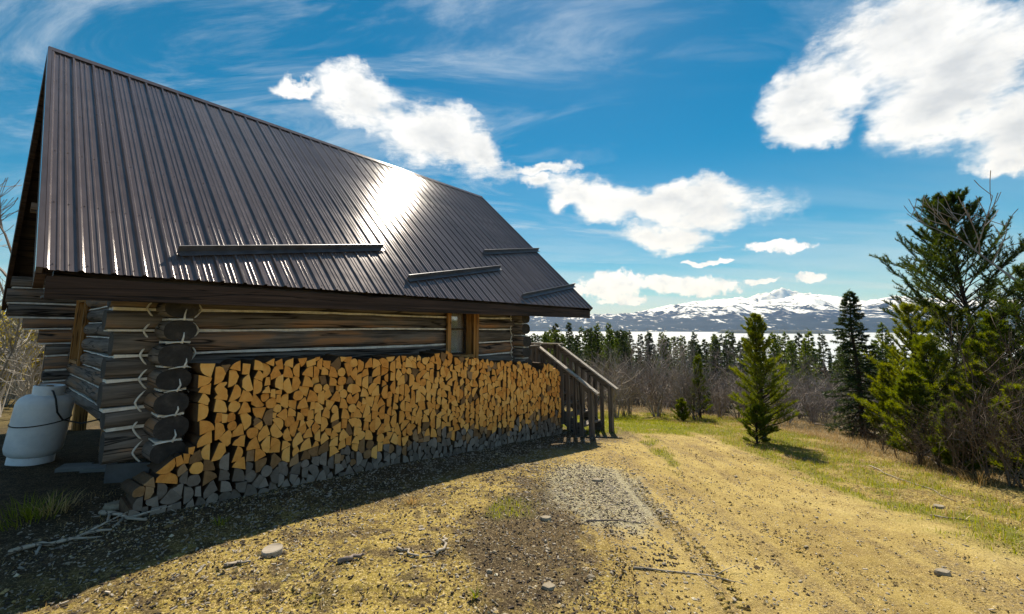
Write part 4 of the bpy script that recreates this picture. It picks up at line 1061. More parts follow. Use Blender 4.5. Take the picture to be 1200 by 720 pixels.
stick((1090, 605), (1140, 612), .010, 'pale thin stick on the grassy verge', bend=.02)
stick((1015, 545), (1130, 590), .008, 'long dry stalk lying along the verge below the bushes', bend=.05)
stick((1060, 520), (1125, 560), .014, 'grey fallen branch under the right hand thicket', 'bare', bend=.05, fork=True)
stick((955, 500), (1010, 508), .03, 'grey rotting log behind the verge', 'bare', bend=.03)
def flat_stone(px, py, w, d, h, label, mat='stone', name='stone', cat='stone', rz=0.0):
    x, y = on_ground(px, py); r = random.Random(int(px*3+py)); mb_ = MB(); n = 11
    prof = [r.uniform(.8, 1.1) for _ in range(n)]; vs = []
    for lv, k in ((-.3, 1.0), (.45, 1.0), (.9, .86), (1.0, .6)):
        for i in range(n):
            q = 2*pi*i/n; vs.append((w*k*prof[i]*cos(q), d*k*prof[i]*sin(q), h*lv + r.uniform(-.04, .04)*h))
    fs = [(j*n+i, j*n+(i+1)%n, (j+1)*n+(i+1)%n, (j+1)*n+i) for j in range(3) for i in range(n)] + [tuple(3*n+i for i in range(n))]
    mb_.add(vs, fs); o_ = mb_.build(name, M[mat], None, False, (x, y, gz1(x, y)), (0, 0, rz)); tag(o_, label, cat)
flat_stone(137, 592, .12, .09, .05, 'flat grey stone at the foot of the woodpile')
flat_stone(1033, 515, .30, .16, .14, 'pale boulder at the edge of the right hand bushes')
flat_stone(700, 566, .07, .04, .03, 'small pale stone at the edge of the shade')
flat_stone(640, 612, .06, .04, .03, 'small tan stone left of the gravel patch')
flat_stone(1100, 594, .07, .05, .03, 'whitish stone on the grassy verge')
flat_stone(1105, 673, .06, .04, .03, 'grey stone on the right side of the drive')
flat_stone(643, 688, .05, .035, .025, 'cream coloured stone in the foreground')
# slice of wood and boards
x, y = on_ground(319, 648); mb = MB(); mb.lathe([(0, .028), (.066, .028), (.072, .022), (.072, -.02), (0, -.02)], 18)
o = mb.build('wood_slice', M['stick'], None, False, (x, y, gz1(x, y)+.01), (.08, -.05, 0)); tag(o, 'round pale slice of wood lying on the yellow dirt', 'wood slice')
x, y = on_ground(100, 552)
for dx_, lb in ((-.13, 'left grey board lying flat under the cabin gable'), (.16, 'right grey board lying flat under the cabin gable')):
    mb = MB(); mb.box((-.14, -.10, -.02), (.14, .10, .02)); o = mb.build('board', M['plank'], None, False, (x+dx_, y, gz1(x+dx_, y)+.03), (.03, .05, .4)); tag(o, lb, 'board')

# wood chips and bark: nobody could count them
def scatter_boxes(name, n, gen, mat, seed):
    r = np.random.default_rng(seed); P_, S_ = gen(r, n); n = len(P_)
    a = r.uniform(0, 2*pi, n); tl = r.uniform(-.35, .35, (n, 2))
    z = gz(P_[:, 0], P_[:, 1])
    cub = np.array([(-1,-.6,-1),(1,-1,-1),(.8,1,-1),(-.9,.8,-1),(-.9,-.6,1),(.9,-.8,1),(.7,.9,1),(-1,.7,1)], float)
    V = cub[None]*S_[:, None, :]*.5
    V[:, :, 2] += V[:, :, 0]*tl[:, :1] + V[:, :, 1]*tl[:, 1:]
    c, s = np.cos(a)[:, None], np.sin(a)[:, None]
    X = V[:, :, 0]*c - V[:, :, 1]*s + P_[:, :1]; Y = V[:, :, 0]*s + V[:, :, 1]*c + P_[:, 1:2]; Z = V[:, :, 2] + z[:, None] + S_[:, 2:3]*.35
    V = np.stack([X, Y, Z], -1).reshape(-1, 3)
    f = np.array([(0,3,2,1),(4,5,6,7),(0,1,5,4),(1,2,6,5),(2,3,7,6),(3,0,4,7)])
    F = (np.arange(n)[:, None, None]*8 + f[None]).reshape(-1, 4)
    return link(name, mesh_arr(name, V, F, mat))
def chip_gen(r, n):
    t = r.uniform(-1.8, 7.2, n); off = .45 + np.abs(r.normal(0, 1.1, n))
    x = A0[0]+Dv[0]*t+Mv[0]*off; y = A0[1]+Dv[1]*t+Mv[1]*off
    S_ = np.stack([r.gamma(2.0, .010, n)+.008, r.gamma(2, .004, n)+.004, r.uniform(.003, .010, n)], 1); return np.stack([x, y], 1), S_
o = scatter_boxes('wood_chips', 2400, chip_gen, M['stick'], 3); tag(o, 'pale wood chips strewn before the woodpile', 'wood chips', kind='stuff')
def bark_gen(r, n):
    x = r.uniform(-4.2, 1.3, n); y = r.uniform(2.4, 6.5, n); k = (fbm(x*1.6, y*1.6, 17, 3) + .25*np.exp(-((x-.2)/.8)**2)) > .5
    x, y = x[k], y[k]; n = len(x)
    S_ = np.stack([r.gamma(2, .006, n)+.006, r.gamma(2, .003, n)+.004, r.uniform(.004, .012, n)], 1); return np.stack([x, y], 1), S_
o = scatter_boxes('bark_litter', 7000, bark_gen, M['bark'], 5); tag(o, 'dark bark crumbs scattered over the foreground dirt', 'bark litter', kind='stuff')
def splinter_gen(r, n):
    x = r.uniform(-4.2, 4.2, n); y = r.uniform(2.3, 8.0, n); k = r.random(n) < np.where(x < .8, 1, .25)
    x, y = x[k], y[k]; n = len(x)
    S_ = np.stack([r.gamma(2, .008, n)+.006, r.gamma(2, .0025, n)+.003, r.uniform(.003, .009, n)], 1); return np.stack([x, y], 1), S_
o = scatter_boxes('straw_litter', 5000, splinter_gen, M['stick'], 8); tag(o, 'pale splinters and straw bits on the dirt', 'litter', kind='stuff')
def pebbles(n, seed):
    r = np.random.default_rng(seed)
    n1 = int(n*.45)
    x = np.concatenate([r.normal(1.05, .42, n1), r.uniform(-3.5, 4.3, n-n1)]); y = np.concatenate([r.normal(5.2, .85, n1), 2.3 + 7*r.random(n-n1)**1.3])
    dn = fbm(x*2, y*2, 44, 3); keep = (np.arange(n) < n1) | (dn > .47); x, y = x[keep], y[keep]; n = len(x)
    s = r.gamma(1.8, .0022, n) + .0025
    phi = (1+5**.5)/2
    ico = np.array([(-1,phi,0),(1,phi,0),(-1,-phi,0),(1,-phi,0),(0,-1,phi),(0,1,phi),(0,-1,-phi),(0,1,-phi),(phi,0,-1),(phi,0,1),(-phi,0,-1),(-phi,0,1)])/1.9
    f = np.array([(0,11,5),(0,5,1),(0,1,7),(0,7,10),(0,10,11),(1,5,9),(5,11,4),(11,10,2),(10,7,6),(7,1,8),(3,9,4),(3,4,2),(3,2,6),(3,6,8),(3,8,9),(4,9,5),(2,4,11),(6,2,10),(8,6,7),(9,8,1)])
    sc = s[:, None]*np.stack([r.uniform(.8, 1.4, n), r.uniform(.7, 1.2, n), r.uniform(.4, .8, n)], 1)
    V = ico[None]*sc[:, None, :]*(1+r.uniform(-.15, .15, (n, 12, 1))); a = r.uniform(0, 6.28, n)[:, None]; c, q = np.cos(a), np.sin(a)
    V = np.stack([V[:, :, 0]*c-V[:, :, 1]*q + x[:, None], V[:, :, 0]*q+V[:, :, 1]*c + y[:, None], V[:, :, 2] + gz(x, y)[:, None] + sc[:, 2:3]*.4], -1).reshape(-1, 3)
    F = (np.arange(n)[:, None, None]*12 + f[None]).reshape(-1, 3)
    return link('gravel', mesh_arr('gravel', V, F, M['stone']))
def crumbs(n, seed):
    r = np.random.default_rng(seed); y = 2.2 + 8.5*r.random(n)**1.7; x = r.uniform(-1.25, 1.25, n)*(y*.97+.3)
    t_, off_ = w2loc(x, y); dn = fbm(x*1.3, y*1.3, 61, 4); fine_ = fbm(x*5, y*5, 62, 3)
    k = (off_ > .5) & (r.random(n) < sstep(.36, .62, dn*.6+fine_*.4)*.95+.08); x, y = x[k], y[k]; n = len(x)
    s = r.gamma(1.6, .0020, n) + .0022
    oc = np.array([(1,0,0),(-1,0,0),(0,1,0),(0,-1,0),(0,0,1),(0,0,-1)], float); f = np.array([(0,2,4),(2,1,4),(1,3,4),(3,0,4),(2,0,5),(1,2,5),(3,1,5),(0,3,5)])
    V = oc[None]*s[:, None, None]*r.uniform(.55, 1.5, (n, 6, 1))*np.array([1, 1, .7]); a = r.uniform(0, 6.28, n)[:, None]; c, q = np.cos(a), np.sin(a)
    V = np.stack([V[:, :, 0]*c-V[:, :, 1]*q + x[:, None], V[:, :, 0]*q+V[:, :, 1]*c + y[:, None], V[:, :, 2] + gz(x, y)[:, None] + s[:, None]*.3], -1).reshape(-1, 3)
    return link('dirt_crumbs', mesh_arr('dirt_crumbs', V, (np.arange(n)[:, None, None]*6 + f[None]).reshape(-1, 3), M['crumb']))
def treads(seed):
    r = np.random.default_rng(seed); Ps, Ss, An = [], [], []
    for (x0, y0, x1, y1, w, pitch) in ((1.30, 2.4, 1.60, 5.6, .105, .052), (-4.0, 2.98, -.4, 2.84, .11, .055), (1.52, 2.4, 1.80, 4.6, .07, .05)):
        d = np.array([x1-x0, y1-y0]); L_ = np.hypot(*d); d /= L_; nn = np.array([-d[1], d[0]]); q = atan2(d[1], d[0])
        for k in range(int(L_/pitch)):
            for sg in (-1, 1):
                u = k*pitch + (.5*pitch if sg > 0 else 0); vv = .05*sin(u*1.3)
                if fbm(np.array([u*1.9+x0]), np.array([sg*2.+y0]), 9, 3)[0] < .44: continue
                c = np.array([x0, y0]) + d*u + nn*(sg*w*.5 - vv)
                Ps.append(c + r.normal(0, .004, 2)); Ss.append((w*.75*r.uniform(.7, 1.1), .022*r.uniform(.7, 1.2), .013*r.uniform(.5, 1.1))); An.append(q + pi/2 + sg*.45 + r.normal(0, .08))
    P_, S_, a = np.array(Ps), np.array(Ss), np.array(An); n = len(P_)
    cub = np.array([(-1,-1.3,-1),(1,-1.3,-1),(1,1.3,-1),(-1,1.3,-1),(-.8,-.5,1),(.8,-.5,1),(.75,.5,1),(-.85,.5,1)], float)
    V = cub[None]*S_[:, None, :]*.5*r.uniform(.8, 1.2, (n, 8, 1)); c, s_ = np.cos(a)[:, None], np.sin(a)[:, None]
    V = np.stack([V[:, :, 0]*c-V[:, :, 1]*s_+P_[:, :1], V[:, :, 0]*s_+V[:, :, 1]*c+P_[:, 1:2], V[:, :, 2]+gz(P_[:, 0], P_[:, 1])[:, None]-.012], -1).reshape(-1, 3)
    f = np.array([(0,3,2,1),(4,5,6,7),(0,1,5,4),(1,2,6,5),(2,3,7,6),(3,0,4,7)])
    return link('tyre_tread_marks', mesh_arr('tyre_tread_marks', V, (np.arange(n)[:, None, None]*8 + f[None]).reshape(-1, 4), M['ground']))
o = treads(3); tag(o, 'ridged tyre tread marks pressed into the dirt', 'tyre marks', kind='stuff')
o = crumbs(90000, 14); tag(o, 'loose crumbs of earth and grit over the drive and dirt', 'dirt', kind='stuff')
o = pebbles(15000, 6); tag(o, 'small grey gravel stones on the sandy drive', 'gravel', kind='stuff')

# ------------------------------------------------------------------ vegetation
def needles(P0, P1, cnt, length, width, spread, r, gravity=0.0):
    """leaf-sized triangles standing off a set of twigs; returns verts, faces"""
    P0 = np.asarray(P0); P1 = np.asarray(P1); n = len(P0)
    idx = np.repeat(np.arange(n), cnt); m = len(idx)
    u = r.random(m)[:, None]; B = P0[idx]*(1-u) + P1[idx]*u
    ax = P1[idx]-P0[idx]; ax /= np.linalg.norm(ax, axis=1, keepdims=True)+1e-9
    rv = r.normal(size=(m, 3)); rv -= ax*(rv*ax).sum(1, keepdims=True); rv /= np.linalg.norm(rv, axis=1, keepdims=True)+1e-9
    sp = spread*(.6+.7*r.random((m, 1))); d = ax*np.cos(sp) + rv*np.sin(sp); d[:, 2] -= gravity
    L = length*(.65+.6*r.random((m, 1))); sd_ = np.cross(d, r.normal(size=(m, 3))); sd_ /= np.linalg.norm(sd_, axis=1, keepdims=True)+1e-9
    w = width*(.7+.6*r.random((m, 1)))
    V = np.stack([B - sd_*w*.5, B + sd_*w*.5, B + d*L], 1).reshape(-1, 3)
    return V, np.arange(3*m).reshape(-1, 3)
def conifer(h, seed, kind='spruce', base=.08, spread=.16, nbr=90, twig=6, ncnt=14, nlen=.05, nwid=.012, trunk_r=None, lean=0.0, gaps=.0, twl=.33):
    """trunk mesh data (MB) and crown arrays"""
    r = np.random.default_rng(seed); mb_ = MB()
    lx, ly = r.normal(0, .02, 2)*h + np.array([lean*h, 0]); ph = r.uniform(0, 6.28)
    def axis(u): return np.array([lx*u*u + .012*h*sin(3*u*pi+ph)*u, ly*u*u, h*u])
    tr = trunk_r or .018*h+.015
    mb_.tube([axis(i/10)-np.array([0, 0, .08 if i == 0 else 0]) for i in range(11)], [max(.004, tr*(1-.95*i/10)) for i in range(11)], 8)
    P0, P1 = [], []; az_ = r.uniform(0, 6.28)
    for k in range(nbr):
        u = base + (1-base)*((k+.5)/nbr)**.92; az_ += 2.399 + r.normal(0, .3)
        if r.random() < gaps: continue
        v = (u-base)/(1-base)
        if kind == 'spruce': L = spread*h*((1-v)**.85)*(.75+.5*r.random()) + .035*h*.5; elv = -.25 + .75*v + r.normal(0, .1); droop = .30
        elif kind == 'pine': L = spread*h*((1-v)**.62)*(.5+.75*r.random()) + .025*h; elv = .30 + .65*v + r.normal(0, .16); droop = -.42
        else: L = spread*h*(1-v)**.6*(.42+.85*r.random()) + .03*h; elv = .35 + .5*v + r.normal(0, .15); droop = -.35
        p = axis(u); d = np.array([cos(az_)*cos(elv), sin(az_)*cos(elv), sin(elv)]); pts = [p]; ns = 5
        for i in range(ns):
            d = d + np.array([0, 0, -droop/ns]) + r.normal(0, .05, 3); d /= np.linalg.norm(d); p = p + d*L/ns; pts.append(p)
        br = max(.0035, tr*.30*(1-u)+.003)
        mb_.tube(pts, [br*(1-.8*i/ns) for i in range(ns+1)], 4, cap=False)
        sidev = np.array([-sin(az_), cos(az_), 0])
        s0 = .25 if kind == 'spruce' else .42
        nt = max(3, int(twig*(.5+L/(spread*h+1e-6))))
        for j in range(nt):
            s = s0 + (1-s0)*(j+.5)/nt; q = s*ns; i = min(int(q), ns-1); b = pts[i] + (pts[i+1]-pts[i])*(q-i); ax = pts[i+1]-pts[i]; ax /= np.linalg.norm(ax)+1e-9
            tl = L*twl*(1.15-s*.8)*(.6+.7*r.random()) + .02*h*.4
            dd = ax*.75 + sidev*(1 if j % 2 else -1)*.75 + np.array([0, 0, .30 if kind != 'spruce' else -.06]) + r.normal(0, .18, 3); dd /= np.linalg.norm(dd)
            P0.append(b); P1.append(b + dd*tl)
        P0.append(pts[ns//2]); P1.append(pts[ns-1]); P0.append(pts[ns-1]); P1.append(pts[ns] + d*.03*h*.3)
    top = axis(1.0); P0.append(axis(.93)); P1.append(top + np.array([0, 0, .03*h]))
    V, F = needles(P0, P1, ncnt, nlen, nwid, .75 if kind != 'spruce' else .85, r, .05 if kind == 'spruce' else -.12)
    return mb_, V, F
def make_tree(name, loc, args, mat, label, cat='tree', group=None, scale=1.0, rz=0.0, meshes=None):
    if meshes is None:
        mb_, V, F = conifer(**args); meshes = (mb_.mesh('trunk', M['bark'], True), mesh_arr('crown', V, F, mat))
    e = empty(name, loc, rz, label, cat, group); e.scale = (scale,)*3
    link('trunk', meshes[0], e); link('crown', meshes[1], e)
    return e, meshes
def place(px, Y): x, y = at_dist(px, Y); return (x, y, gz1(x, y)-.03)
def px_height(px, pytop, x, y):
    """height of something standing at x,y whose top is seen at row pytop"""
    r = ray(px, pytop); k = y / r[1]; return CAMH + r[2]*k - gz1(x, y)

# the pines and spruces one can point at
def single(name, px, Y, top, args, mat, label, pxtop=None):
    x, y, z = place(px, Y); h = px_height(pxtop or px, top, x, y); args = dict(args); args['h'] = h
    xt, _ = at_dist(pxtop or px, Y); 
    return make_tree(name, (x, y, z), args, mat, label)[0]
single('pine_tree', 886, 9.3, 372, dict(seed=5, kind='bush', base=.05, spread=.25, gaps=.1, nbr=150, twig=9, ncnt=34, nlen=.050, nwid=.008, twl=.36), M['pine'], 'bright green young pine standing alone at the edge of the drive')
single('pine_tree', 1142, 10.5, 236, dict(seed=21, kind='pine', base=.34, spread=.33, nbr=165, twig=9, ncnt=74, nlen=.070, nwid=.012, trunk_r=.09, lean=-.035, gaps=.10, twl=.30), M['pine_dark'], 'tall dark pine rising above the right hand thicket')
single('spruce_tree', 1000, 11.0, 342, dict(seed=31, kind='spruce', base=.03, spread=.20, nbr=190, twig=9, ncnt=22, nlen=.06, nwid=.014), M['spruce'], 'narrow dark spruce left of the tall pine')
single('spruce_tree', 815, 13.5, 418, dict(seed=33, kind='bush', base=.08, spread=.20, nbr=80, twig=7, ncnt=22, nlen=.055, nwid=.010, gaps=.15), M['pine'], 'thin yellow green sapling left of the young pine')
single('pine_sapling', 795, 12.6, 468, dict(seed=35, kind='bush', base=.02, spread=.5, nbr=50, twig=7, ncnt=24, nlen=.05, nwid=.009), M['pine'], 'low bushy pine seedling left of the thin sapling')
single('pine_sapling', 878, 8.9, 477, dict(seed=37, kind='bush', base=.02, spread=.60, nbr=46, twig=7, ncnt=26, nlen=.05, nwid=.009), M['pine'], 'low bright pine seedling at the foot of the young pine')
x, y, z = place(915, 9.6)
# bushy young pines massed on the right
BUSHP = [(1068, 9.0, 362, 51, 'yellow green bushy pine just right of the dark spruce'), (1085, 8.2, 398, 52, 'broad yellow green pine bush in front of the tall pine'),
         (1112, 9.4, 362, 53, 'dense olive pine bush below the crown of the tall pine'), (1165, 8.6, 372, 54, 'olive pine bush at the foot of the tall pine'),
         (1196, 8.2, 322, 55, 'dark green pine cut by the right picture edge'), (1062, 7.6, 440, 56, 'low yellow green pine bush nearest the verge'),
         (1135, 7.4, 430, 57, 'low pine bush tangled with bare stems right of the verge'), (1034, 9.6, 430, 58, 'small bright pine at the foot of the dark spruce'),
         (1105, 6.7, 478, 60, 'small yellow green pine among the stems at the front of the thicket'), (1178, 6.3, 455, 61, 'bright pine bush among the stems near the right edge'), (1150, 8.0, 395, 62, 'bright tall pine bush right of the tall pine trunk'), (1235, 7.6, 395, 59, 'green pine bush beyond the right picture edge')]
for px, Y, tp, sdv, lb in BUSHP:
    single('pine_bush', px, Y, tp, dict(seed=sdv, kind='bush', base=.06, spread=.34, nbr=88, twig=8, ncnt=34, nlen=.065, nwid=.010, gaps=.12, twl=.34), M['pine'] if sdv not in (53, 55) else M['pine_dark'], lb)

# spruces filling the slope down to the lake
sp_var = []
for k in range(5):
    mb_, V, F = conifer(h=1.0, seed=70+k, kind='spruce', base=.06, spread=(.13, .15, .17, .12, .19)[k], nbr=70, twig=5, ncnt=11, nlen=.030, nwid=.0085, trunk_r=.013)
    me_t = mb_.mesh('trunk', M['bark'], True)
    sp_var.append([(me_t, mesh_arr('crown', V, F, M[mm])) for mm in ('spruce', 'spruce_lt')])
rv = random.Random(77); nsp = 0
LAB_S = 'dark spruce in the forest on the slope above the lake'
LAB_L = 'lighter green spruce in the forest on the slope above the lake'
taken = []
def add_spruce(x, y, h, var, lt):
    e = empty('spruce_tree', (x, y, gz1(x, y)-.1), rv.uniform(0, 6.28), LAB_L if lt else LAB_S, 'tree', 'lighter spruces on the lake slope' if lt else 'dark spruces on the lake slope')
    e.scale = (h, h, h); a, b = sp_var[var][1 if lt else 0]; link('trunk', a, e); link('crown', b, e)
# a few that stand above the skyline, at measured rows
for px, Y, tp in ((651, 30, 379), (668, 34, 378), (682, 40, 384), (700, 30, 380), (714, 33, 379), (738, 46, 389), (760, 60, 391), (934, 40, 391), (945, 36, 388), (962, 44, 392), (1032, 30, 380), (1068, 26, 372),
                  (838, 55, 392), (858, 48, 391), (905, 52, 392), (918, 46, 391), (1180, 24, 360), (640, 26, 390), (629, 24, 392), (725, 28, 396)):
    x, y, z = place(px, Y); h = px_height(px, tp, x, y); add_spruce(x, y, h, rv.randrange(5), rv.random() < .25); nsp += 1
while nsp < 285:
    a = radians(rv.uniform(0, 53) if rv.random() < .7 else rv.uniform(0, 20)); d = 17 + 150*rv.random()**1.35
    x, y = d*sin(a), d*cos(a)
    if y < 15 or x < 1.2: continue
    if d < 30 and rv.random() < .55: continue
    zt = gz1(x, y); hmax = (CAMH - zt) + d*(rv.uniform(-.034, -.008) if x/y > .29 else rv.uniform(-.022, .001))       # crowns stay below the skyline of the lake
    h = min(rv.uniform(5.5, 10.5), hmax)
    if h < 1.4: continue
    if h < 3 and d > 30: continue
    add_spruce(x, y, h, rv.randrange(5), rv.random() < .42); nsp += 1
# the farther wood reads as one mass
def far_forest(n, seed):
    r = np.random.default_rng(seed); a = np.radians(r.uniform(-8, 56, n)); d = 120 + 190*r.random(n)**.8; x, y = d*np.sin(a), d*np.cos(a); z = gz(x, y)
    k = z > LAKE+.3; x, y, z, d = x[k], y[k], z[k], d[k]; n = len(x)
    h = np.minimum(r.uniform(8, 14, n), (CAMH - z) - d*np.where(x/y > .29, r.uniform(.010, .034, n), r.uniform(-.002, .014, n))); k = h > 2; x, y, z, h = x[k], y[k], z[k], h[k]; n = len(x)
    lv = 26; Vs = []
    for j in range(lv):
        u = (j+.5)/lv; q = r.uniform(0, 6.28, n); L = h*.16*(1-u)**.8*(.6+.8*r.random(n)) + .12
        for s in range(3):
            qq = q + s*2.09 + r.normal(0, .3, n); bx, by, bz = x, y, z + h*u
            tip = np.stack([bx+np.cos(qq)*L, by+np.sin(qq)*L, bz - L*.35], -1); w = .05*h+.1
            p1 = np.stack([bx+np.cos(qq+1.57)*w*.6, by+np.sin(qq+1.57)*w*.6, bz+h*.035], -1); p2 = np.stack([bx-np.cos(qq+1.57)*w*.6, by-np.sin(qq+1.57)*w*.6, bz+h*.03], -1)
            Vs.append(np.stack([p1, p2, tip], 1))
    V = np.concatenate(Vs).reshape(-1, 3); return link('forest', mesh_arr('forest', V, np.arange(len(V)).reshape(-1, 3), M['spruce']))
tag(far_forest(2000, 12), 'distant spruce forest running down to the frozen lake', 'forest', kind='stuff')

# bare shrubs and trees
def bare(seed, stems, h, spread, levels=3, rad=.016, kids=4, crook=.18, up=.06, sides=4):
    r = random.Random(seed); mb_ = MB(); tips = []
    def grow(p, d, L, rad_, lv):
        n = 4 if lv > 0 else 3; pts = [p.copy()]
        for i in range(n):
            d = (d + Vector((r.gauss(0, crook), r.gauss(0, crook), r.gauss(0, crook*.6)+up))).normalized(); p = p + d*L/n; pts.append(p.copy())
        mb_.tube(pts, [max(.0022, rad_*(1-.62*i/n)) for i in range(n+1)], sides if lv > 1 else 3, cap=False)
        tips.append((pts[-2], pts[-1]))
        if lv > 0:
            for k in range(kids + r.randrange(2)):
                u = r.uniform(.3, 1.0)*n; i = min(int(u), n-1); b = pts[i].lerp(pts[i+1], u-i)
                s_ = Vector((r.gauss(0, 1), r.gauss(0, 1), r.gauss(.15, .5))).normalized(); dd = (d*.75 + s_*.75).normalized()
                grow(b, dd, L*r.uniform(.38, .62), rad_*.5, lv-1)
    for s in range(stems):
        q = r.uniform(0, 6.28); tilt = r.uniform(.05, spread); d = Vector((cos(q)*tilt, sin(q)*tilt, 1)).normalized()
        grow(Vector((cos(q)*.12*r.random()*h*.3, sin(q)*.12*r.random()*h*.3, -.05)), d, h*r.uniform(.65, 1.05), rad*r.uniform(.7, 1.2), levels-1)
    return mb_, tips
def norm1(mb_):
    zs = sorted(p_[2] for p_ in mb_.v); k_ = 1/zs[int(len(zs)*.997)]; mb_.v = [(p_[0]*k_, p_[1]*k_, p_[2]*k_) for p_ in mb_.v]
shrub_var = []
for k in range(6):
    mb_, tips = bare(200+k, (7, 9, 6, 8, 5, 10)[k], 1.0, (.5, .6, .45, .7, .3, .8)[k], 3, .011, 4)
    norm1(mb_); shrub_var.append(mb_.mesh('branches', M['bare'], False))
tree_var = []
for k in range(3):
    mb_, tips = bare(230+k, 1, 1.0, .1, 4, .017, 5, .12, .05)
    norm1(mb_); tree_var.append(mb_.mesh('branches', M['bare'], False))
def put_bare(name, me, x, y, h, label, cat, group=None, wide=1.0):
    o_ = link(name, me, None, (x, y, gz1(x, y)), (0, 0, rv.uniform(0, 6.28))); o_.scale = (h*wide, h*wide, h); tag(o_, label, cat, group); return o_
cnt = 0
while cnt < 165:
    a = radians(rv.uniform(7, 50)); d = 13.2 + 26*rv.random()**1.5; x, y = d*sin(a), d*cos(a)
    if y < 12.8 + .4*max(0, 4-x): continue
    if x > 6.5 and y < 11: continue
    zt = gz1(x, y); h = min(rv.uniform(1.3, 3.2), CAMH - zt - d*rv.uniform(.03, .10))
    if h < .8: continue
    put_bare('bare_shrub', shrub_var[rv.randrange(6)], x, y, h, 'leafless grey brown shrub on the slope beyond the drive', 'shrub', 'leafless shrubs beyond the drive', rv.uniform(.8, 1.2)); cnt += 1
for px, Y, tp in ((770, 15.5, 388), (735, 19, 400), (790, 20, 396), (845, 22, 402), (752, 24, 395), (930, 20, 410), (965, 17, 420), (872, 26, 400), (808, 27, 400), (905, 24, 402)):
    x, y, z = place(px, Y); put_bare('bare_tree', tree_var[rv.randrange(3)], x, y, px_height(px, tp, x, y), 'leafless tree among the shrubs beyond the drive', 'tree', 'leafless trees beyond the drive')
dark_var = []
for me_ in shrub_var:
    c_ = me_.copy(); c_.materials[0] = M['bare_dk']; dark_var.append(c_)
# thicket on the right and low twigs at its foot
THK = [(1035, 8.0, 480), (1060, 7.2, 470), (1082, 6.9, 455), (1100, 6.5, 465), (1120, 6.4, 440), (1138, 6.2, 455), (1157, 6.1, 430), (1176, 6.0, 440), (1194, 5.9, 410), (1212, 6.0, 400), (1128, 7.8, 420), (1165, 7.4, 400), (1020, 8.6, 492), (1002, 9.2, 488), (985, 10, 482), (1190, 7.0, 360)]
for px, Y, tp in THK:
    x, y, z = place(px, Y); put_bare('bare_shrub', dark_var[rv.randrange(6)], x, y, px_height(px, tp, x, y), 'leafless shrub in the dense thicket along the right verge', 'shrub', 'leafless shrubs of the right hand thicket', rv.uniform(.7, .95))
x, y, z = place(1262, 8.2); put_bare('bare_tree', tree_var[1], x, y, px_height(1262, 165, x, y), 'leafless tree reaching in from the upper right edge', 'tree')
pale_var = []
for me_ in shrub_var:
    c_ = me_.copy(); c_.materials[0] = M['bare_lt']; pale_var.append(c_)
# left of the cabin, seen below the eave
for i, (px, Y, tp, k) in enumerate(((12, 9.5, 330, 0), (35, 10.5, 345, 1), (55, 11.5, 350, 2), (-15, 8.6, 300, 3), (25, 13, 330, 4), (70, 14, 350, 5), (-2, 11.5, 320, 1), (45, 9.4, 390, 2))):
    x, y, z = place(px, Y); o_ = put_bare('bare_shrub', pale_var[k], x, y, px_height(px, tp, x, y), 'pale leafless shrub behind the propane tank', 'shrub', 'pale shrubs behind the tank', .8)
for px, Y, tp, lb in ((2, 12.5, 205, 'tall leafless tree behind the left end of the roof'),):
    x, y, z = place(px, Y); put_bare('bare_tree', tree_var[1], x, y, px_height(px, tp, x, y), lb, 'tree')
mb_, tips = bare(91, 8, 1.0, .45, 3, .009, 4); P0 = np.array([np.array(a) for a, b in tips]); P1 = np.array([np.array(b) for a, b in tips])
kz = 1/P1[:, 2].max(); P0 *= kz; P1 *= kz; mb_.v = [(p_[0]*kz, p_[1]*kz, p_[2]*kz) for p_ in mb_.v]
V, F = needles(P0, P1, 22, .045, .028, 1.1, np.random.default_rng(2)); lm = (mb_.mesh('branches', M['bare_lt']), mesh_arr('leaves', V, F, M['leaf_y']))
for i, (px, Y, tp) in enumerate(((18, 11.5, 372), (48, 12.2, 368), (5, 10.6, 380), (32, 14, 360), (62, 15, 362), (-18, 12, 350), (80, 16, 370), (22, 17, 350))):
    x, y, z = place(px, Y); h = px_height(px, tp, x, y)
    e = empty('leafy_shrub', (x, y, z), rv.uniform(0, 6.28), 'yellow green leafy shrub seen under the left eave', 'shrub', 'leafy shrubs left of the cabin'); e.scale = (h,)*3
    link('branches', lm[0], e); link('leaves', lm[1], e)

# grass: countless blades
def blades(name, xy, hgt, wid, mat, seed, label, flop=.6):
    r = np.random.default_rng(seed); n = len(xy); z = gz(xy[:, 0], xy[:, 1])-.004; B = np.stack([xy[:, 0], xy[:, 1], z], -1)
    q = r.uniform(0, 6.28, n); fl = flop*r.random(n); h = hgt*(.5+r.random(n)); d = np.stack([np.cos(q)*fl, np.sin(q)*fl, np.ones(n)], -1); d /= np.linalg.norm(d, axis=1, keepdims=True)
    s = np.stack([-np.sin(q), np.cos(q), np.zeros(n)], -1)*wid*.5*(.7+.6*r.random(n))[:, None]
    mid = B + d*h[:, None]*.55; tip = B + d*h[:, None] + np.stack([np.cos(q)*fl*h*.35, np.sin(q)*fl*h*.35, -fl*h*.25], -1)
    V = np.stack([B-s, B+s, mid+s*.7, mid-s*.7, tip], 1).reshape(-1, 3); i = np.arange(n)[:, None]*5
    F = np.concatenate([i+np.array([[0, 1, 2]]), i+np.array([[0, 2, 3]]), i+np.array([[3, 2, 4]])], 0)
    o_ = link(name, mesh_arr(name, V, F, mat)); tag(o_, label, 'grass', kind='stuff')
rg_ = np.random.default_rng(15)
def pick(n, x0, x1, y0, y1, key, thr):
    x = rg_.uniform(x0, x1, n); y = rg_.uniform(y0, y1, n); m_ = ground_masks(x, y); k = m_[key] > thr + .35*rg_.random(n); return np.stack([x[k], y[k]], -1)
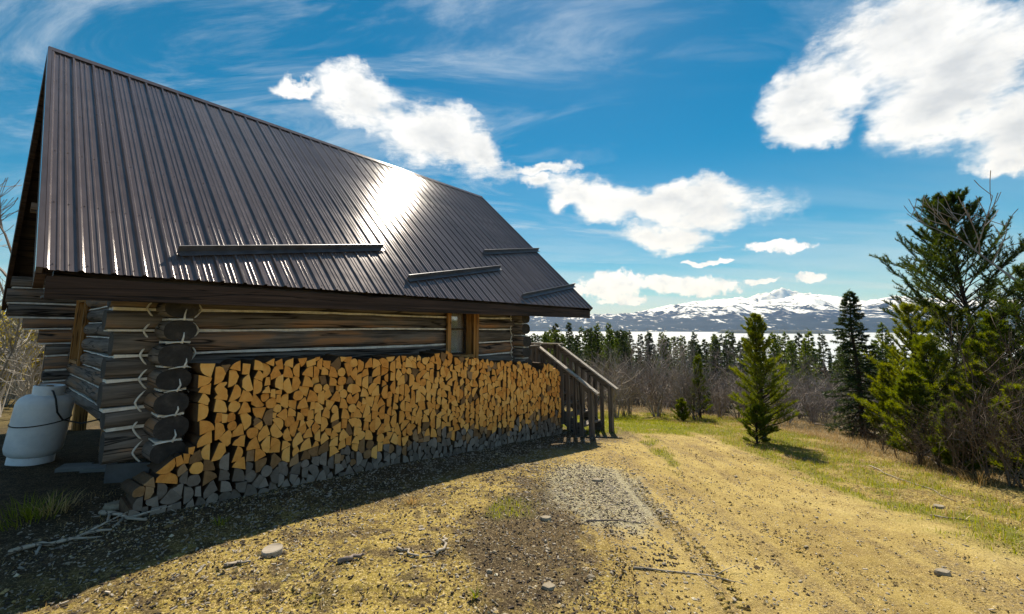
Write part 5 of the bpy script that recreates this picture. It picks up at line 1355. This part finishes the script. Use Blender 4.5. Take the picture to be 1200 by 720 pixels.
blades('grass', np.concatenate([pick(110000, -1, 7, 3, 15, 'grass', .08), pick(9000, -4.5, 1, 2.4, 5, 'grass', .12)]), .05, .006, M['grass'], 1, 'short green grass along the verge of the drive')
dry = np.concatenate([pick(26000, 4.2, 9, 3, 14, 'grass', -.1)[::2], pick(26000, -2, 10, 9.5, 18, 'forest', .0), pick(16000, 5.2, 9.5, 3.5, 12, 'forest', .0)])
blades('dry_grass', dry, .11, .005, M['straw'], 2, 'long dry grass at the foot of the bushes', 1.7)
sx_ = rg_.uniform(-4.3, .9, 7000); sy_ = rg_.uniform(2.4, 5.6, 7000); kk = fbm(sx_*1.4, sy_*1.4, 23, 3) > .5
blades('dry_straw', np.stack([sx_[kk], sy_[kk]], -1), .035, .004, M['straw'], 3, 'sparse dry straw on the yellow foreground dirt', 1.6)
def tuft(px, py, n, rad, h, mat, label, seed, wid=.006):
    x, y = on_ground(px, py); r = np.random.default_rng(seed); g = gz1(x, y)
    q = r.uniform(0, 6.28, n); rr = rad*r.random(n)**.7; fl = .25 + .9*r.random(n)
    mbt = MB()
    for i in range(n):
        b = Vector((cos(q[i])*rr[i], sin(q[i])*rr[i], 0)); d = Vector((cos(q[i]+r.normal(0, .4))*fl[i], sin(q[i])*fl[i], 1)).normalized(); s_ = Vector((-sin(q[i]), cos(q[i]), 0))*wid*.5; hh = h*(.5+.7*r.random())
        m1 = b+d*hh*.55; t1 = b+d*hh+Vector((d.x, d.y, -.5))*hh*.3
        mbt.add([b-s_, b+s_, m1+s_*.7, m1-s_*.7, t1], [(0, 1, 2), (0, 2, 3), (3, 2, 4)])
    o_ = mbt.build('grass_tuft', M[mat], None, False, (x, y, g)); tag(o_, label, 'grass tuft')
tuft(35, 606, 170, .26, .20, 'grass', 'grass tuft growing in the shade at the left edge', 1)
tuft(62, 598, 90, .18, .17, 'straw', 'dry grass tuft beside the shaded green tuft', 5)
tuft(557, 703, 16, .015, .075, 'grass', 'single green sprout at the bottom of the foreground', 2, .010)
tuft(484, 590, 60, .08, .11, 'straw', 'dry yellow tuft at the edge of the shadow', 3)
tuft(258, 612, 40, .05, .08, 'grass', 'small green tuft in front of the woodpile', 4)
tuft(722, 486, 80, .2, .22, 'straw', 'dry grass tuft right of the stair foot', 6)
tuft(1085, 545, 120, .22, .30, 'straw', 'dry grass tuft below the right hand thicket', 7)
tuft(1150, 566, 120, .22, .26, 'straw', 'straw tuft at the right end of the verge', 8)

# ------------------------------------------------------------------ air between here and the mountains
mb = MB(); mb.box((-17500, -17500, LAKE-60), (17500, 17500, 1500))
hz_m = bpy.data.materials.new('haze'); hz_m.use_nodes = True; ht = hz_m.node_tree; ht.nodes.clear()
pv = N(ht, 'ShaderNodeVolumePrincipled', inp={'Color': (.16, .43, 1.0, 1), 'Density': 5.0e-5, 'Absorption Color': (1, 1, 1, 1), 'Anisotropy': 0.0}); ho = N(ht, 'ShaderNodeOutputMaterial'); LK(ht, pv.outputs[0], ho.inputs['Volume'])
haze = mb.build('haze', hz_m); tag(haze, 'pale blue haze over the lake and mountains', 'haze', kind='stuff')
